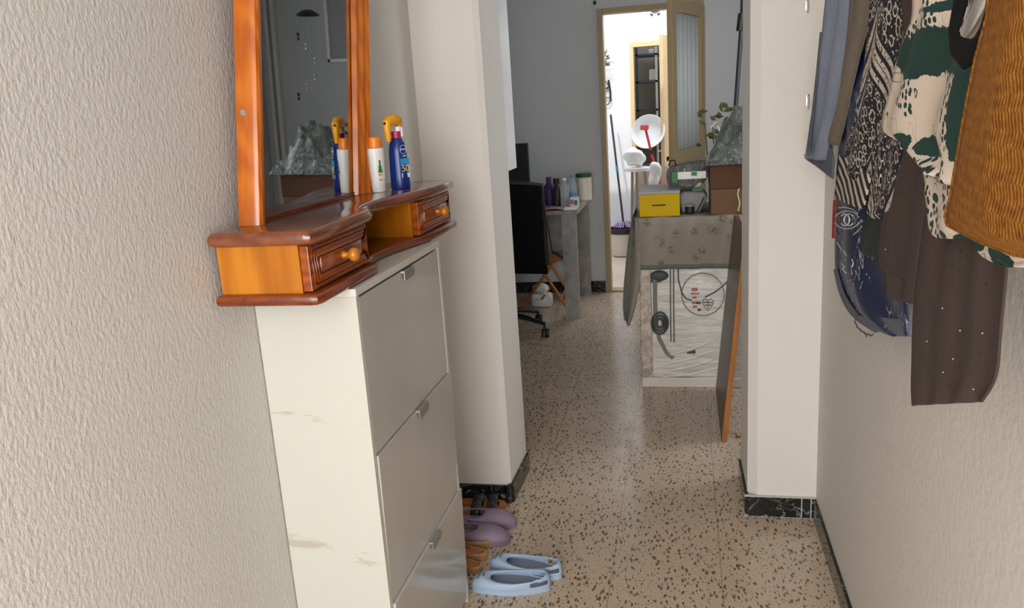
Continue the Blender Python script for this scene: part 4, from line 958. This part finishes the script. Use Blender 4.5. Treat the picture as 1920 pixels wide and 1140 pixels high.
# navy silk scarf
navL = [(1590,130),(1575,230),(1566,330),(1563,420),(1563,500),(1572,545),(1598,588),(1640,618),(1668,630)]
navR = [(1640,130),(1640,230),(1650,330),(1660,420),(1690,500),(1708,540),(1709,580),(1709,610),(1709,629)]
t, f = garment('navy_silk_scarf', 'navy silk scarf with white ring logo print, rounded lower edge, on the right wall', 'scarf', .352, navL, navR, 'navy', hy=1.78, folds=1.6, amp=.006)
b = B(); hang(b, .349, [(1600,590),(1618,603),(1640,618),(1668,630)], [(1709,600),(1709,612),(1709,622),(1709,631)], folds=.6, amp=.002, nu=16, nv=8); b.obj('border', 'bluegrey_dark', t, smooth=70, solid=.002)
b = B(); hang(b, .354, [(1563,505),(1575,555),(1598,594),(1640,624)], [(1570,505),(1584,550),(1612,592),(1652,622)], folds=.5, amp=.001, nu=6, nv=20); b.obj('sheer_border', 'bluegrey_dark', t, smooth=70, solid=.0015)
b = B(); hang(b, .347, [(1563,375),(1561,410),(1560,447)], [(1569,375),(1567,410),(1566,447)], folds=.5, amp=.0005, nu=4, nv=8); b.obj('red_trim', 'redtrim', t, solid=.002)
lx = .3405
def LX(pts): return [onx(u,v,lx) for u, v in pts]
b = B()
b.tube(LX(arc(1584,412,9,11,-PI+.75,PI-.75,18,False)), .0017, 6); b.tube(LX(arc(1592,412,9,11,.75,2*PI-.75,18,False)), .0017, 6)
b.tube(LX(arc(1588,412,23,17,.3,PI-.3,12,False)), .0012, 6); b.tube(LX(arc(1588,412,23,16,PI+.4,2*PI-.3,12,False)), .0012, 6)
b.obj('logo_print', 'logo', t, smooth=60)
b = B(); b.tube(LX([(1570,455),(1574,462),(1578,468),(1576,472)]), .0012, 5); b.tube(LX([(1582,470),(1587,480),(1585,488)]), .0012, 5); b.tube(LX([(1578,494),(1583,500),(1580,505),(1586,512)]), .0012, 5); b.tube(LX([(1597,486),(1600,494),(1598,500)]), .0012, 5)
b.tube(LX([(1572,390),(1584,388),(1598,392),(1608,400)]), .0012, 5); b.tube(LX([(1600,440),(1610,432),(1616,424)]), .0010, 5); b.obj('pattern_print', 'logo', t, smooth=60)
b = B(); b.tube([onx(u,v,.4235) for u, v in ((1604,597),(1602,603),(1606,609),(1607,614),(1612,617),(1614,621),(1620,623),(1623,628),(1628,627),(1632,630),(1637,627))], .0013, 5); b.tube([onx(u,v,.4235) for u, v in ((1625,626),(1624,632))], .001, 5)
sc_ = b.obj('wall_scribble', 'brownprint'); tag(sc_, 'small brown scribble mark on the right wall under the navy scarf', 'mark')
# black and white scarf
t, f = garment('patterned_knit_scarf', 'black and cream knitted scarf with zigzag and flower pattern and striped end', 'scarf', .318, [(1628,-8),(1622,80),(1606,180),(1592,240),(1578,300)], [(1716,-8),(1706,80),(1684,180),(1664,280),(1650,400)], 'bw', hy=1.62, folds=1.6, amp=.006)
b = B(); hang(b, .316, [(1574,290),(1570,320),(1566,345),(1562,372)], [(1636,330),(1632,350),(1628,372),(1622,392)], folds=.6, amp=.003, nu=14, nv=12); b.obj('striped_end', 'stripe', t, smooth=70, solid=.0025)
b = B(); hang(b, .312, [(1640,270),(1634,320),(1628,360),(1622,400)], [(1700,250),(1690,330),(1680,380),(1650,412)], folds=.8, amp=.004, nu=18, nv=20); b.obj('inner_fold', 'bw', t, smooth=70, solid=.0025)
garment('dark_green_cloth', 'small black green cloth showing between navy silk and brown scarf', 'cloth', .330, [(1626,330),(1620,400),(1612,440),(1609,472)], [(1680,330),(1670,400),(1655,440),(1645,484)], 'darkgreen', folds=1, amp=.004)
bt, f = garment('pale_shawl', 'pale cream strip of shawl between blue satin and patterned scarf', 'shawl', .334, [(1632,-8),(1626,60),(1618,130),(1606,200)], [(1654,-8),(1646,60),(1638,130),(1620,210)], 'lace', hy=1.72, folds=1.5, amp=.004)
# brown scarves
garment('brown_scarf', 'short dark brown scarf end with stepped hem, left of the long brown one', 'scarf', .306, [(1700,240),(1668,330),(1645,430),(1640,500),(1654,506),(1656,556)], [(1760,240),(1745,330),(1735,430),(1722,520),(1718,540),(1716,570)], 'brown', hy=1.45, folds=1.8, amp=.005, sm=False, nv=60)
t, f = garment('long_brown_scarf', 'long dark brown chiffon scarf with tiny sequins, lowest hanging thing on the right wall', 'scarf', .292, [(1760,240),(1740,370),(1722,470),(1708,600),(1706,700),(1706,761)], [(1905,240),(1900,370),(1892,470),(1882,600),(1872,700),(1846,753)], 'brown', hy=1.28, folds=3.4, amp=.0035, nu=50, nv=60)
b = B()
for u, v in ((1767,578),(1787,673),(1768,698),(1660,468),(1842,625),(1825,730),(1738,640),(1800,620)): b.sphere(onx(u,v,.2855), .0008, (1,1,1), 1)
b.obj('sequins', 'logo', t)
# green floral wrap
t, f = garment('floral_wrap', 'dark green and cream floral wrap hanging left of the straw bag', 'wrap', .272, [(1705,-8),(1690,70),(1664,160),(1646,238),(1680,270),(1720,300),(1732,320)], [(1880,-8),(1868,70),(1852,160),(1838,238),(1822,300),(1808,345),(1800,350)], 'green', hy=1.18, folds=2, amp=.008, nu=40, nv=60)
b = B(); hang(b, .279, [(1738,290),(1730,330),(1733,380),(1738,430),(1752,446)], [(1880,290),(1870,330),(1862,380),(1850,430),(1846,448)], folds=1.3, amp=.004, nu=30, nv=30); b.obj('lower_layer', 'green', t, smooth=70, solid=.0025)
b = B(); hang(b, .282, [(1815,440),(1828,470),(1850,490),(1880,500)], [(1940,440),(1942,470),(1944,486),(1946,500)], folds=1, amp=.004, nu=20, nv=14); b.obj('hem_corner', 'green', t, smooth=70, solid=.0025)
# black strap loop
bl = thing('black_strap', 'black fabric strap looped in front of the floral wrap', 'strap', tuple(onx(1815,60,.245)))
b = B(); pts = [(1815,-60),(1806,-20),(1797,20),(1788,58),(1792,86),(1811,104),(1831,92),(1846,62),(1857,24),(1862,-20),(1864,-60)]
b.tube([onx(u,v,.245) for u, v in pts], [.012,.013,.012,.010,.011,.0125,.011,.0095,.009,.009,.009], 14, flat=((1,0,0),.4)); b.obj('loop', 'blackfab', bl, smooth=60)
q1, q2 = onx(1864,-60,.245), onx(1815,-60,.245); B().tube([q1, q1+Vector((0,.0,.04)), (q1+q2)/2+Vector((0,0,.09)), q2+Vector((0,0,.04)), q2], .009, 10, flat=((1,0,0),.4)).tube([(q1+q2)/2+Vector((0,0,.09)), Vector((.262,(q1.y+q2.y)/2,1.855))], .006).obj('top_band', 'blackfab', bl, smooth=60); hook((q1.y+q2.y)/2, .262)
b = B(); hang(b, .258, [(1830,-8),(1812,30),(1802,55),(1800,72)], [(1853,-8),(1842,20),(1826,50),(1812,70)], folds=.5, amp=.001, nu=8, nv=16); tag(b.obj('white_lining', 'sheer', smooth=60, solid=.002), 'white cloth showing through the loop of the black strap', 'cloth')
# woven straw bag
sg = thing('straw_bag', 'brown woven straw bag with rounded lower corner, nearest thing on the right wall', 'bag', tuple(onx(1850,200,.235)))
Ls = [(1868,-60),(1858,30),(1836,110),(1816,210),(1800,300),(1788,370),(1778,405),(1781,418),(1800,428),(1850,452),(1900,470)]
Rs = [(2100,-60)]*6 + [(2100,300),(2095,380),(2080,440),(2060,470),(2000,486)]
def bagx(i, j, x, sgn):
    l = lerpl(Ls, j); r_ = lerpl(Rs, j); u, v = l[0]+(r_[0]-l[0])*i, l[1]+(r_[1]-l[1])*i
    e = min(1, (i*(1-i)*4)**.5*1.2) * min(1, (1-j)*7)
    if sgn > 0: p = onx(u, v, .245); return Vector((.245+sgn*.040*e, p.y, p.z))
    return onx(u, v, .245-.035*e)
b = B(); b.grid(lambda i, j: bagx(i,j,0,-1), 44, 60); b.obj('front_weave', 'straw', sg, smooth=60, solid=.005)
b = B(); b.grid(lambda i, j: bagx(i,j,0,.6), 24, 30); b.obj('back_weave', 'straw', sg, smooth=60, solid=.005)
b = B(); b.tube([bagx(0,j/40,0,-1) for j in range(41)] + [bagx(i/16,1,0,-1) for i in range(1,17)], .0045, 8); b.obj('edge_braid', 'straw', sg, smooth=60)
ex = bagx(.3,0,0,0); b = B(); b.tube([ex, ex+Vector((.02,.02,.10)), Vector((.25,ex.y-.03,1.86)), ex+Vector((.02,-.10,.10)), bagx(.8,0,0,0)], .007, 8); b.obj('handle', 'straw', sg, smooth=60); hook(ex.y-.03, .262)
# small metal hooks on the column beside the wall
for k, (u, v, l) in enumerate(((1513,12,'small shiny metal hook on the column at the top of the picture'),(1514,192,'small metal hook half hidden behind the grey blue shirt'))):
    p = ony(u, v, 2.637); o = B().tube([p+Vector((0,0,.02)), p+Vector((0,-.012,.012)), p+Vector((0,-.016,-.012)), p+Vector((.002,-.008,-.018))], .003, 8).box(p+Vector((-.005,-.004,-.012)), p+Vector((.005,0,.024)), .001).obj('metal_hook', 'steel', smooth=40)
    tag(o, l, 'hook')
